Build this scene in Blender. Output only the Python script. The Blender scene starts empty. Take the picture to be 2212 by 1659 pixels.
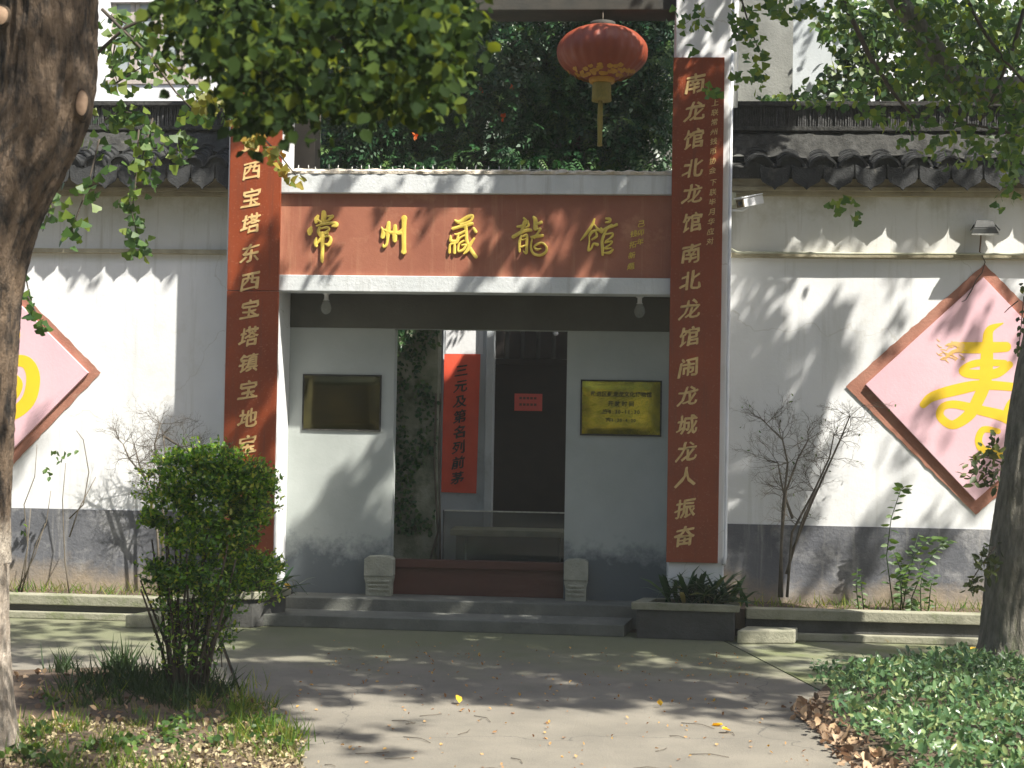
import bpy, bmesh, math, random
import numpy as np
from mathutils import Vector, Matrix, noise
R_ = math.radians
random.seed(7); rng = np.random.default_rng(7)
sc = bpy.context.scene
COL = sc.collection

# ------------------------------------------------------------------ camera
FP = 3250.0; PW, PH = 2212.0, 1659.0
CAM = np.array([1.0, -13.0, 1.75])
YAW, PITCH, ROLL = 4.5, 1.6, 1.0
camd = bpy.data.cameras.new('camera'); cam = bpy.data.objects.new('camera', camd); COL.objects.link(cam)
RM = Matrix.Rotation(R_(YAW), 3, 'Z') @ Matrix.Rotation(math.pi/2 + R_(PITCH), 3, 'X') @ Matrix.Rotation(R_(ROLL), 3, 'Z')
cam.matrix_world = Matrix.Translation(Vector(CAM)) @ RM.to_4x4()
camd.sensor_width = 36; camd.lens = 36*FP/PW; camd.clip_end = 500; camd.clip_start = 0.1
camd.dof.use_dof = True; camd.dof.focus_distance = 13.0; camd.dof.aperture_fstop = 4.2
sc.camera = cam
RMn = np.array(RM)
def ray(u, v): return RMn @ np.array([(u-PW/2)/FP, -(v-PH/2)/FP, -1.0])
def G(u, v, y):
    d = ray(u, v); t = (y-CAM[1])/d[1]; return CAM + t*d
def GX(u, v, y): return G(u, v, y)[0]
def GZ(u, v, y): return G(u, v, y)[2]
def F(u, v, z=0.0):
    d = ray(u, v); t = (z-CAM[2])/d[2]; return CAM + t*d

# ------------------------------------------------------------------ light
SUN = np.array([1.3, -1.0, 2.24]); SUN = SUN/np.linalg.norm(SUN)
ELEV = math.asin(SUN[2]); AZ = math.atan2(SUN[0], SUN[1])
w = bpy.data.worlds.new("World"); sc.world = w; w.use_nodes = True
nt = w.node_tree; nt.nodes.clear()
bg = nt.nodes.new('ShaderNodeBackground'); ow = nt.nodes.new('ShaderNodeOutputWorld'); sky = nt.nodes.new('ShaderNodeTexSky')
sky.sky_type = 'NISHITA'; sky.sun_disc = False; sky.sun_elevation = ELEV; sky.sun_rotation = AZ
sky.air_density = 1.0; sky.dust_density = 2.5; sky.ozone_density = 1.0
bg.inputs['Strength'].default_value = 0.1
nt.links.new(sky.outputs[0], bg.inputs[0]); nt.links.new(bg.outputs[0], ow.inputs[0])
sd = bpy.data.lights.new('sun', 'SUN'); sd.energy = 5.0; sd.angle = R_(0.6); sd.color = (1.0, 0.95, 0.86)
so = bpy.data.objects.new('sun', sd); COL.objects.link(so)
so.rotation_euler = Vector(-SUN).to_track_quat('-Z', 'Y').to_euler(); so.location = (6, -6, 12)
sc.view_settings.view_transform = 'Standard'; sc.view_settings.look = 'None'
sc.view_settings.gamma = 1; sc.view_settings.exposure = 1.1; sc.view_settings.use_curve_mapping = False

# ------------------------------------------------------------------ materials
def col3(c):
    return (c, c, c, 1) if isinstance(c, (int, float)) else (c[0], c[1], c[2], 1)
def mat(name, c1, c2=None, scale=3.0, rough=0.85, bump=0.0, bscale=40.0, metal=0.0, stain=None, sscale=1.5, samt=0.5, stretch=None, detail=6, speck=None, spec=None, streak=None, sk=.5, crack=None):
    m = bpy.data.materials.new(name); m.use_nodes = True
    n = m.node_tree.nodes; l = m.node_tree.links
    p = n['Principled BSDF']; p.inputs['Roughness'].default_value = rough; p.inputs['Metallic'].default_value = metal
    if spec is not None: p.inputs['Specular IOR Level'].default_value = spec
    tc = n.new('ShaderNodeNewGeometry'); vec = tc.outputs['Position']
    if stretch:
        mp = n.new('ShaderNodeMapping'); mp.inputs['Scale'].default_value = stretch
        l.new(vec, mp.inputs['Vector']); vec = mp.outputs[0]
    def nz(s, det=detail, ro=0.6):
        t = n.new('ShaderNodeTexNoise'); t.inputs['Scale'].default_value = s; t.inputs['Detail'].default_value = det
        t.inputs['Roughness'].default_value = ro; l.new(vec, t.inputs['Vector']); return t
    def mix(fac, a, b):
        x = n.new('ShaderNodeMix'); x.data_type = 'RGBA'; l.new(fac, x.inputs[0])
        for i, s in ((6, a), (7, b)):
            if isinstance(s, tuple): x.inputs[i].default_value = s
            else: l.new(s, x.inputs[i])
        return x.outputs[2]
    def ramp(out, a, b):
        r = n.new('ShaderNodeMapRange'); r.inputs[1].default_value = a; r.inputs[2].default_value = b; l.new(out, r.inputs[0]); return r.outputs[0]
    c2 = c2 if c2 is not None else c1
    c = mix(ramp(nz(scale).outputs[0], .35, .65), col3(c1), col3(c2))
    if stain is not None:
        c = mix(ramp(nz(sscale, 8, .7).outputs[0], 1.0-samt, 1.0-samt+.18), c, col3(stain))
    if speck is not None:
        c = mix(ramp(nz(60, 2, .5).outputs[0], .62, .7), c, col3(speck))
    if streak is not None:
        mp2 = n.new('ShaderNodeMapping'); mp2.inputs['Scale'].default_value = (9, 9, .55); l.new(tc.outputs['Position'], mp2.inputs['Vector'])
        t2 = n.new('ShaderNodeTexNoise'); t2.inputs['Scale'].default_value = 1.6; t2.inputs['Detail'].default_value = 7; t2.inputs['Roughness'].default_value = .65; l.new(mp2.outputs[0], t2.inputs['Vector'])
        mlt = n.new('ShaderNodeMath'); mlt.operation = 'MULTIPLY'; l.new(ramp(t2.outputs[0], .54, .74), mlt.inputs[0]); mlt.inputs[1].default_value = sk
        c = mix(mlt.outputs[0], c, col3(streak))
    if crack is not None:
        vo = n.new('ShaderNodeTexVoronoi'); vo.feature = 'DISTANCE_TO_EDGE'; vo.inputs['Scale'].default_value = crack[0]
        ad = n.new('ShaderNodeVectorMath'); ad.operation = 'ADD'; nn_ = n.new('ShaderNodeTexNoise'); nn_.inputs['Scale'].default_value = 3; nn_.inputs['Detail'].default_value = 6
        sc_ = n.new('ShaderNodeVectorMath'); sc_.operation = 'SCALE'; sc_.inputs['Scale'].default_value = .45
        l.new(tc.outputs['Position'], nn_.inputs['Vector']); l.new(nn_.outputs['Color'], sc_.inputs[0]); l.new(tc.outputs['Position'], ad.inputs[0]); l.new(sc_.outputs[0], ad.inputs[1]); l.new(ad.outputs[0], vo.inputs['Vector'])
        c = mix(ramp(vo.outputs['Distance'], .007*crack[0], .002*crack[0]), c, col3(crack[1]))
    l.new(c, p.inputs['Base Color'])
    if bump > 0:
        b = n.new('ShaderNodeBump'); b.inputs['Strength'].default_value = bump; b.inputs['Distance'].default_value = 0.02
        l.new(nz(bscale, 8, .65).outputs[0], b.inputs['Height']); l.new(b.outputs[0], p.inputs['Normal'])
    if 'bark' in name: [setattr(x.inputs['Distance'], 'default_value', .05) for x in n if x.type == 'BUMP']
    return m
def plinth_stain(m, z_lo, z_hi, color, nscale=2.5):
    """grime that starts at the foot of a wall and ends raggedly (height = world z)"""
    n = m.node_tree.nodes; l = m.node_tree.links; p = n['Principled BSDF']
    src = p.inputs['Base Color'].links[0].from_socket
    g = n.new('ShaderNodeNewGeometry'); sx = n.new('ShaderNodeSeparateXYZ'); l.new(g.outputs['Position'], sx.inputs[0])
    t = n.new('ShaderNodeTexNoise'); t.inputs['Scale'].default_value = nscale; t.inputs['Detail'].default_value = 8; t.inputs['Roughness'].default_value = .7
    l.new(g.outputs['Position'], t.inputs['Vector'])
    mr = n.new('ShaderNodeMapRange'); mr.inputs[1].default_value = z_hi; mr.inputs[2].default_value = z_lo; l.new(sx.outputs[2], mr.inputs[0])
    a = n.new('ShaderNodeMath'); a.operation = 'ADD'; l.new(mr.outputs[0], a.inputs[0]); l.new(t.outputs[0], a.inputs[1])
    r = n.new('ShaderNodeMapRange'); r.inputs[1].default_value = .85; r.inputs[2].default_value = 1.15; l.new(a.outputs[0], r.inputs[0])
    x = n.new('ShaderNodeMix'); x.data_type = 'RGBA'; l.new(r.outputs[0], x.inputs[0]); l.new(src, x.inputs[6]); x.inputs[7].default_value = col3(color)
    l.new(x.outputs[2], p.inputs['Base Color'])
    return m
def moss_shade_band(m, y0, y1, color):
    n = m.node_tree.nodes; l = m.node_tree.links; p = n['Principled BSDF']; src = p.inputs['Base Color'].links[0].from_socket
    g = n.new('ShaderNodeNewGeometry'); sx = n.new('ShaderNodeSeparateXYZ'); l.new(g.outputs['Position'], sx.inputs[0])
    t = n.new('ShaderNodeTexNoise'); t.inputs['Scale'].default_value = 1.3; t.inputs['Detail'].default_value = 9; t.inputs['Roughness'].default_value = .68; l.new(g.outputs['Position'], t.inputs['Vector'])
    mr = n.new('ShaderNodeMapRange'); mr.inputs[1].default_value = y0; mr.inputs[2].default_value = y1; l.new(sx.outputs[1], mr.inputs[0])
    a = n.new('ShaderNodeMath'); a.operation = 'ADD'; l.new(mr.outputs[0], a.inputs[0]); l.new(t.outputs[0], a.inputs[1])
    r = n.new('ShaderNodeMapRange'); r.inputs[1].default_value = 1.05; r.inputs[2].default_value = 1.5; r.inputs[4].default_value = .8; l.new(a.outputs[0], r.inputs[0])
    x = n.new('ShaderNodeMix'); x.data_type = 'RGBA'; l.new(r.outputs[0], x.inputs[0]); l.new(src, x.inputs[6]); x.inputs[7].default_value = col3(color)
    l.new(x.outputs[2], p.inputs['Base Color']); return m
def leafmat(name, cols, rough=0.45, trans=0.35, spec=.5):
    m = bpy.data.materials.new(name); m.use_nodes = True
    n = m.node_tree.nodes; l = m.node_tree.links; p = n['Principled BSDF']; out = n['Material Output']
    at = n.new('ShaderNodeAttribute'); at.attribute_name = 'rnd'
    cr = n.new('ShaderNodeValToRGB'); e = cr.color_ramp.elements
    e[0].color = col3(cols[0]); e[0].position = 0; e[1].color = col3(cols[-1]); e[1].position = 1
    for i, c in enumerate(cols[1:-1]):
        el = cr.color_ramp.elements.new((i+1)/(len(cols)-1)); el.color = col3(c)
    l.new(at.outputs['Fac'], cr.inputs[0]); l.new(cr.outputs[0], p.inputs['Base Color'])
    p.inputs['Roughness'].default_value = rough; p.inputs['Specular IOR Level'].default_value = spec
    tr = n.new('ShaderNodeBsdfTranslucent')
    hs = n.new('ShaderNodeHueSaturation'); hs.inputs['Hue'].default_value = 0.475; hs.inputs['Saturation'].default_value = 1.15; hs.inputs['Value'].default_value = 1.9
    l.new(cr.outputs[0], hs.inputs['Color']); l.new(hs.outputs[0], tr.inputs['Color'])
    ms = n.new('ShaderNodeMixShader'); ms.inputs[0].default_value = trans
    l.new(p.outputs[0], ms.inputs[1]); l.new(tr.outputs[0], ms.inputs[2]); l.new(ms.outputs[0], out.inputs[0])
    return m

M = {}
M['white'] = mat('whitewash', (.78, .79, .80), (.70, .71, .71), 1.2, .9, .12, 30, stain=(.55, .54, .47), sscale=1.2, samt=.38, streak=(.50, .50, .46), sk=.45, crack=(.33, (.62, .62, .60)))
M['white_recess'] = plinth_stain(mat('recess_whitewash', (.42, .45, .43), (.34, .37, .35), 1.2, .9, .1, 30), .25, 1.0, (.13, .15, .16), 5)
M['upperwall'] = plinth_stain(mat('weathered_whitewash', (.74, .74, .71), (.64, .64, .60), 1.5, .9, .12, 30, streak=(.38, .36, .28), sk=.6), 4.25, 3.3, (.42, .40, .29), 1.5)
M['dado'] = plinth_stain(mat('dark_grey_limewash', (.15, .155, .17), (.10, .105, .12), 2.0, .95, .4, 25, stain=(.33, .33, .33), sscale=2.6, samt=.47, streak=(.36, .35, .33), sk=.7), .0, .75, (.30, .245, .18), 1.8)
M['cornice'] = mat('weathered_cornice', (.42, .38, .27), (.28, .25, .17), 5, .95, .4, 40)
M['darkceil'] = mat('shade_dark_ceiling', (.11, .11, .10), (.08, .08, .075), 3, .95, .2)  # ceiling coloured dark to cut bounced light in the porch
M['header'] = mat('shade_dark_header', (.10, .10, .08), (.075, .075, .06), 3, .8, .15, streak=(.08, .08, .065), sk=.5)
M['beam'] = mat('grey_white_beam', (.66, .68, .68), (.55, .58, .58), 2, .9, .25, 40, stain=(.42, .44, .42), sscale=6, samt=.4, streak=(.33, .33, .30), sk=.5)
M['plaster'] = mat('crumbling_plaster', (.75, .69, .58), (.55, .47, .36), 14, .95, .9, 40)
M['red'] = mat('faded_red_brown_paint', (.36, .135, .078), (.29, .10, .058), 3, .55, .12, 30, stain=(.50, .24, .14), sscale=2.5, samt=.42, streak=(.50, .26, .15), sk=.5)
M['board'] = mat('lacquered_red_brown', (.265, .052, .014), (.215, .042, .012), 2, .42, .12, 30, streak=(.14, .045, .024), sk=.7, speck=(.30, .10, .05))
M['gold'] = mat('gold_leaf_letters', (.80, .62, .12), (.72, .52, .08), 8, .5, .15, 60)
M['goldpaint'] = mat('dull_gold_paint', (.74, .53, .24), (.60, .40, .16), 25, .6)
M['tile'] = mat('black_clay_tile', (.036, .038, .039), (.015, .016, .016), 10, .9, .5, 60, stain=(.10, .098, .085), sscale=7, samt=.43)
M['tilevoid'] = mat('void_shade_fill', (.05, .052, .048), (.03, .03, .028), 9, .98, .4)
M['ridge'] = mat('ridge_tile', (.09, .09, .088), (.035, .035, .035), 20, .9, .6, 60)
M['mortar'] = mat('lichened_mortar', (.050, .050, .046), (.02, .02, .018), 16, .95, .9, 30, stain=(.20, .19, .14), sscale=14, samt=.38)
M['concrete'] = mat('old_concrete', (.215, .196, .158), (.160, .147, .12), 2.0, .92, .35, 60, stain=(.13, .125, .10), sscale=1.6, samt=.42, speck=(.15, .14, .12), crack=(.30, (.10, .095, .08)))
moss_shade_band(M['concrete'], -4.6, -1.0, (.135, .15, .075))  # moss band also paints in the greenish shade across the forecourt
M['stepc'] = mat('step_concrete', (.17, .175, .155), (.115, .12, .105), 3.0, .92, .4, 60, stain=(.24, .24, .2), sscale=5, samt=.4)
M['moss'] = mat('mossy_concrete', (.19, .19, .14), (.14, .155, .07), 1.7, .92, .35, 60, stain=(.11, .14, .04), sscale=1.8, samt=.48)
M['curb'] = mat('curb_stone', (.33, .32, .24), (.22, .22, .16), 3, .95, .5, 40, stain=(.14, .17, .06), sscale=3, samt=.45)
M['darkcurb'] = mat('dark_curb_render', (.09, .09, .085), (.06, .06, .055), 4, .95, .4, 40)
M['stone'] = mat('carved_stone', (.42, .42, .35), (.30, .31, .25), 8, .95, .7, 50, stain=(.18, .2, .13), sscale=9, samt=.42)
M['soil'] = mat('soil_with_litter', (.12, .085, .055), (.07, .05, .035), 6, .98, .9, 30, stain=(.25, .18, .10), sscale=9, samt=.45)
M['threshold'] = mat('threshold_red_brown', (.085, .030, .020), (.07, .026, .018), 4, .5, .08)
M['darkwood'] = mat('dark_door', (.018, .012, .009), (.010, .008, .006), 6, .6, .1)
M['darkgate'] = mat('dark_beam', (.05, .045, .035), (.03, .03, .025), 6, .8, .1)
M['brass'] = mat('polished_brass', (.50, .43, .05), (.20, .19, .03), 5, .13, 1.0, 6, metal=1.0)
M['brassdark'] = mat('tarnished_brass', (.085, .075, .03), (.045, .042, .02), 3, .25, .12, 5, metal=1.0)
M['ink'] = mat('black_ink', .012, .02, 5, .6)
M['banner'] = mat('red_paper_banner', (.86, .115, .055), (.74, .09, .045), 2.5, .55, .35, 7)
M['pink'] = mat('pink_panel', (.76, .50, .55), (.71, .44, .49), 1.5, .7, .08, streak=(.62, .42, .42), sk=.35)
M['frame'] = mat('brown_red_paint_band', (.40, .19, .13), (.31, .13, .085), 4, .85, .3, 40, stain=(.5, .3, .22), sscale=4, samt=.42)
M['yellow'] = mat('yellow_paint', (.80, .55, .02), (.78, .50, .02), 3, .6)
M['yellowthin'] = mat('thin_yellow_paint', (.72, .48, .16), (.70, .42, .12), 3, .6)
M['pipe'] = mat('white_pvc_pipe', (.72, .73, .74), (.62, .63, .62), 5, .5, .05)
M['pipeold'] = mat('stained_pvc_pipe', (.45, .46, .36), (.36, .36, .25), 5, .7, .1)
M['metalgrey'] = mat('grey_metal', (.035, .038, .036), (.02, .022, .02), 8, .6, .1)
M['metallight'] = mat('worn_light_metal', (.5, .5, .47), (.3, .3, .27), 30, .4, .1, metal=.5)
M['lens'] = mat('dark_glass', .01, .015, 3, .1)
M['rust'] = mat('rusty_face', (.17, .13, .06), (.06, .05, .03), 40, .8)
M['bark'] = mat('furrowed_bark', (.22, .155, .10), (.085, .062, .045), 5, .95, 1.0, 16, stretch=(3.0, 3.0, 1.1), stain=(.020, .017, .014), sscale=5, samt=.52)
plinth_stain(M['bark'], .9, 1.42, (.56, .49, .40), 7)
M['barkgrey'] = mat('mossy_grey_bark', (.31, .29, .235), (.15, .14, .11), 7, .95, 1.0, 16, stretch=(3, 3, .9), stain=(.10, .13, .05), sscale=3, samt=.45)
M['limewash'] = mat('limewashed_bark', (.66, .58, .48), (.42, .34, .26), 10, .95, 1.0, 22, stretch=(3, 3, .8))
M['cutwood'] = mat('cut_wood', (.52, .36, .25), (.38, .25, .16), 9, .8, .3)
M['twig'] = mat('twig_bark', (.10, .08, .06), (.05, .04, .03), 9, .9)
M['drytwig'] = mat('dry_twig', (.17, .145, .11), (.09, .075, .055), 9, .9)
M['lantern'] = mat('red_lantern_cloth', (.27, .055, .022), (.22, .042, .018), 3, .5, .05)
M['lanternrib'] = mat('dark_red_rib', (.30, .02, .012), (.25, .02, .012), 3, .6)
M['fringe'] = mat('gold_fringe', (.50, .27, .03), (.40, .20, .02), 20, .6, .3)
M['tassel'] = mat('olive_gold_tassel', (.30, .24, .05), (.2, .17, .04), 30, .8, .3, stretch=(8, 8, 1))
M['pilaster'] = mat('brown_render', (.15, .13, .11), (.11, .10, .085), 3, .9, .1)
M['farwall'] = mat('sunny_white_wall', (.80, .80, .80), (.70, .70, .70), 1.5, .9, .1, stain=(.5, .5, .47), sscale=1.5, samt=.36)
M['greywall'] = mat('weathered_grey_white_wall', (.56, .60, .62), (.44, .47, .48), 1.3, .9, .15, stain=(.26, .28, .28), sscale=1.6, samt=.42)
M['courtwall'] = mat('shade_dark_render', (.30, .305, .28), (.18, .185, .17), 2, .95, .3, stain=(.3, .3, .27), sscale=2.5, samt=.36)  # wall colour darkened to stand for its shade behind the vine
M['oldwood'] = mat('grey_weathered_wood', (.50, .44, .39), (.38, .33, .29), 10, .85, .3, 40, stretch=(6, 6, 1))
M['pane'] = mat('window_glass', (.40, .44, .44), (.30, .34, .34), 3, .12)  # glass colour lightened to stand for a reflection
M['mossy'] = mat('mossy_pillar', (.30, .31, .24), (.17, .19, .13), 5, .95, .6, 30, stain=(.05, .07, .03), sscale=4, samt=.5)
M['slab'] = mat('stone_table_top', (.42, .42, .26), (.3, .3, .18), 9, .8, .4, 40)
M['red_leafy'] = mat('rusted_wire', (.2, .12, .07), (.12, .07, .04), 9, .8)
M['ginkgo'] = leafmat('ginkgo_leaf', [(.030, .075, .018), (.050, .115, .022), (.085, .16, .03), (.16, .22, .03)], .5, .42)
M['broad'] = leafmat('dark_broad_leaf', [(.028, .045, .016), (.040, .060, .018), (.060, .085, .02), (.12, .13, .03)], .5, .25)
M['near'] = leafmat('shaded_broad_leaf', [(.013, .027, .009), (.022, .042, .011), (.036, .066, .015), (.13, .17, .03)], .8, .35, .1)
M['garden'] = leafmat('garden_tree_leaf', [(.022, .055, .018), (.04, .09, .024), (.07, .13, .03), (.20, .26, .05)], .45, .3)
M['canopy'] = leafmat('canopy_leaf', [(.035, .07, .018), (.06, .11, .02), (.09, .14, .03)], .5, .12)
M['vine'] = leafmat('trumpet_vine_leaf', [(.020, .065, .028), (.032, .095, .036), (.055, .13, .045), (.10, .17, .05)], .38, .25)
M['vinewhite'] = leafmat('yellowing_sunlit_ginkgo_leaf', [(.12, .16, .03), (.3, .25, .04), (.45, .28, .05)], .5, .4)
M['shrub'] = leafmat('small_shrub_leaf', [(.025, .075, .012), (.08, .20, .022), (.16, .32, .035), (.40, .44, .08)], .36, .42)
M['hedge'] = leafmat('glossy_ground_cover_leaf', [(.05, .11, .045), (.10, .19, .075), (.16, .26, .11), (.30, .34, .14)], .33, .25)
M['dryleaf'] = leafmat('dead_leaf', [(.22, .11, .045), (.36, .20, .08), (.48, .31, .13), (.55, .34, .06)], .7, .2)
M['litter'] = leafmat('sun_bleached_litter', [(.10, .075, .04), (.22, .17, .09), (.46, .39, .25), (.34, .30, .14)], .85, .1)
M['deadleaf'] = leafmat('brown_dead_leaf', [(.10, .065, .04), (.24, .16, .095), (.52, .38, .25), (.62, .42, .22)], .8, .15)
M['yellowleaf'] = leafmat('yellow_fallen_leaf', [(.72, .45, .02), (.80, .52, .04)], .6, .2)
M['grass'] = leafmat('grass_blade', [(.03, .09, .012), (.08, .17, .02), (.16, .24, .03), (.32, .30, .09)], .5, .35)
M['darkgrass'] = leafmat('shaded_grass_blade', [(.025, .05, .018), (.04, .08, .022), (.07, .10, .03), (.16, .13, .06)], .6, .2)  # grass colours darkened to paint the shaded part of the bed
M['cycad'] = leafmat('dark_strap_leaf', [(.015, .05, .018), (.03, .08, .025), (.06, .11, .03), (.35, .30, .08)], .4, .2)
M['weed'] = leafmat('weed_leaf', [(.03, .07, .018), (.06, .12, .03), (.10, .18, .03)], .5, .35)
M['flower'] = leafmat('orange_petal', [(.65, .14, .02), (.70, .20, .03)], .6, .3)
mg = bpy.data.materials.new('grey_glass'); mg.use_nodes = True
_p = mg.node_tree.nodes['Principled BSDF']; _p.inputs['Base Color'].default_value = (.06, .075, .07, 1); _p.inputs['Roughness'].default_value = .06
_p.inputs['Alpha'].default_value = .40
M['glass'] = mg
mb_ = bpy.data.materials.new('clear_bulb'); mb_.use_nodes = True
_p = mb_.node_tree.nodes['Principled BSDF']; _p.inputs['Base Color'].default_value = (.45, .48, .46, 1); _p.inputs['Roughness'].default_value = .1; _p.inputs['Alpha'].default_value = .3
M['bulb'] = mb_

# ------------------------------------------------------------------ mesh builder
class MB:
    def __init__(s): s.v = []; s.f = []; s.smooth = False
    def add(s, vs, fs):
        o = len(s.v); s.v += [tuple(map(float, p)) for p in vs]; s.f += [tuple(i+o for i in f) for f in fs]; return s
    def box(s, x0, x1, y0, y1, z0, z1):
        return s.add([(x0,y0,z0),(x1,y0,z0),(x1,y1,z0),(x0,y1,z0),(x0,y0,z1),(x1,y0,z1),(x1,y1,z1),(x0,y1,z1)],
              [(0,3,2,1),(4,5,6,7),(0,1,5,4),(1,2,6,5),(2,3,7,6),(3,0,4,7)])
    def prism(s, poly, d):
        """poly: 3D points of a planar polygon, extruded by vector d"""
        n = len(poly); a = [np.array(p, float) for p in poly]; b = [p+np.array(d, float) for p in a]
        return s.add(a+b, [tuple(range(n)), tuple(range(2*n-1, n-1, -1))]+[(i, n+i, n+(i+1) % n, (i+1) % n) for i in range(n)])
    def tube(s, path, rad, n=6, cap=True):
        P = [np.array(p, float) for p in path]; k = len(P)
        if not hasattr(rad, '__len__'): rad = [rad]*k
        up = None; rings = []
        for i in range(k):
            t = P[min(i+1, k-1)]-P[max(i-1, 0)]; t = t/(np.linalg.norm(t)+1e-9)
            if up is None: up = np.array([1, 0, 0.]) if abs(t[0]) < .9 else np.array([0, 1., 0])
            a = up-t*np.dot(up, t); a /= np.linalg.norm(a)+1e-9; b = np.cross(t, a); up = a
            rings.append([P[i]+rad[i]*(math.cos(2*math.pi*j/n)*a+math.sin(2*math.pi*j/n)*b) for j in range(n)])
        vs = [p for r in rings for p in r]
        fs = [(i*n+j, i*n+(j+1) % n, (i+1)*n+(j+1) % n, (i+1)*n+j) for i in range(k-1) for j in range(n)]
        if cap: fs += [tuple(range(n-1, -1, -1)), tuple((k-1)*n+j for j in range(n))]
        s.smooth = True
        return s.add(vs, fs)
    def lathe(s, prof, c, n=32, axis='z'):
        """prof: list of (r, h) around a vertical axis through c"""
        vs = []
        for r, h in prof:
            for j in range(n):
                a = 2*math.pi*j/n; vs.append((c[0]+r*math.cos(a), c[1]+r*math.sin(a), c[2]+h))
        k = len(prof)
        fs = [(i*n+j, i*n+(j+1) % n, (i+1)*n+(j+1) % n, (i+1)*n+j) for i in range(k-1) for j in range(n)]
        fs += [tuple(range(n-1, -1, -1)), tuple((k-1)*n+j for j in range(n))]
        s.smooth = True
        return s.add(vs, fs)

def put(name, me, parent=None, loc=(0, 0, 0), rz=0.0):
    o = bpy.data.objects.new(name, me); COL.objects.link(o); o.location = loc; o.rotation_euler = (0, 0, rz)
    if parent is not None: o.parent = parent
    return o
def tag(o, label=None, cat=None, group=None, kind=None):
    if label: o['label'] = label
    if cat: o['category'] = cat
    if group: o['group'] = group
    if kind: o['kind'] = kind
    return o
def root(name, loc, label, cat, group=None):
    o = bpy.data.objects.new(name, None); o.empty_display_size = .1; COL.objects.link(o); o.location = tuple(map(float, loc))
    return tag(o, label, cat, group)
def build(name, mb, m, parent=None, bevel=0.0, origin=None, smooth=None):
    """one mesh object; world-space vertices, origin moved to its base (or the parent's origin for a part)"""
    v = np.array(mb.v, float)
    if parent is not None:
        off = np.array(parent.location); pp = parent.parent
        while pp is not None: off = off+np.array(pp.location); pp = pp.parent
    elif origin is not None: off = np.array(origin, float)
    else: off = np.array([(v[:, 0].min()+v[:, 0].max())/2, (v[:, 1].min()+v[:, 1].max())/2, v[:, 2].min()])
    me = bpy.data.meshes.new(name); me.from_pydata((v-off).tolist(), [], mb.f)
    if bevel > 0:
        bm = bmesh.new(); bm.from_mesh(me)
        bmesh.ops.recalc_face_normals(bm, faces=bm.faces)
        bmesh.ops.bevel(bm, geom=list(bm.edges), offset=bevel, segments=2, affect='EDGES', profile=.6)
        bm.to_mesh(me); bm.free()
    me.materials.append(M[m] if isinstance(m, str) else m)
    if (mb.smooth if smooth is None else smooth): me.polygons.foreach_set('use_smooth', [True]*len(me.polygons))
    me.update()
    return put(name, me, parent, (0, 0, 0) if parent is not None else off)
def bx(*a): return MB().box(*a)

# grid slab with gentle unevenness on its front (wall surfaces)
def rough_wall(x0, x1, z0, z1, y, th, step=.12, amp=.004):
    mb = MB(); nx = max(2, int((x1-x0)/step)); nz = max(2, int((z1-z0)/step))
    vs = []; fs = []
    for j in range(nz+1):
        for i in range(nx+1):
            x = x0+(x1-x0)*i/nx; z = z0+(z1-z0)*j/nz
            e = 0 if (i in (0, nx) or j in (0, nz)) else amp*noise.noise(Vector((x*1.7, z*1.7, y*5)))
            vs.append((x, y+e, z))
    for j in range(nz):
        for i in range(nx):
            a = j*(nx+1)+i; fs.append((a, a+1, a+nx+2, a+nx+1))
    b = len(vs)
    vs += [(x0, y+th, z0), (x1, y+th, z0), (x1, y+th, z1), (x0, y+th, z1)]
    bot = [i for i in range(nx+1)]; top = [nz*(nx+1)+i for i in range(nx+1)]
    lef = [j*(nx+1) for j in range(nz+1)]; rig = [j*(nx+1)+nx for j in range(nz+1)]
    fs += [tuple(bot[::-1]+[b, b+1]), tuple(top+[b+2, b+3]), tuple(lef+[b+3, b]), tuple(rig[::-1]+[b+1, b+2]), (b+1, b, b+3, b+2)]
    return mb.add(vs, fs)

# ------------------------------------------------------------------ leaves
LEAF = {
 'ginkgo': ([(0, 0, 0), (-.30, .42, .03), (-.52, .70, .0), (-.27, .92, .04), (0, .84, .0), (.27, .92, .04), (.52, .70, 0), (.30, .42, .03)], [(0, 1, 2, 3, 4), (0, 4, 5, 6, 7)]),
 'oval': ([(0, 0, 0), (-.22, .3, .05), (-.2, .7, .05), (0, 1, -.03), (.2, .7, .05), (.22, .3, .05)], [(0, 3, 2, 1), (0, 5, 4, 3)]),
 'broad': ([(0, 0, 0), (-.34, .25, .06), (-.36, .6, .06), (0, 1.05, -.05), (.36, .6, .06), (.34, .25, .06)], [(0, 3, 2, 1), (0, 5, 4, 3)]),
 'blade': ([(-.03, 0, 0), (.03, 0, 0), (.022, .5, .06), (-.022, .5, .06), (0, 1, .22)], [(0, 1, 2, 3), (3, 2, 4)]),
 'strap': ([(-.035, 0, 0), (.035, 0, 0), (.06, .4, .12), (-.06, .4, .12), (.05, .75, .1), (-.05, .75, .1), (0, 1.0, -.02)], [(0, 1, 2, 3), (3, 2, 4, 5), (5, 4, 6)]),
 'curl': ([(0, 0, 0), (-.35, .3, .18), (-.3, .7, .22), (0, 1, .05), (.33, .65, .2), (.3, .28, .16), (0, .5, 0)], [(0, 6, 2, 1), (6, 3, 2), (0, 5, 4, 6), (6, 4, 3)]),
 'sprig': None,
}
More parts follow.
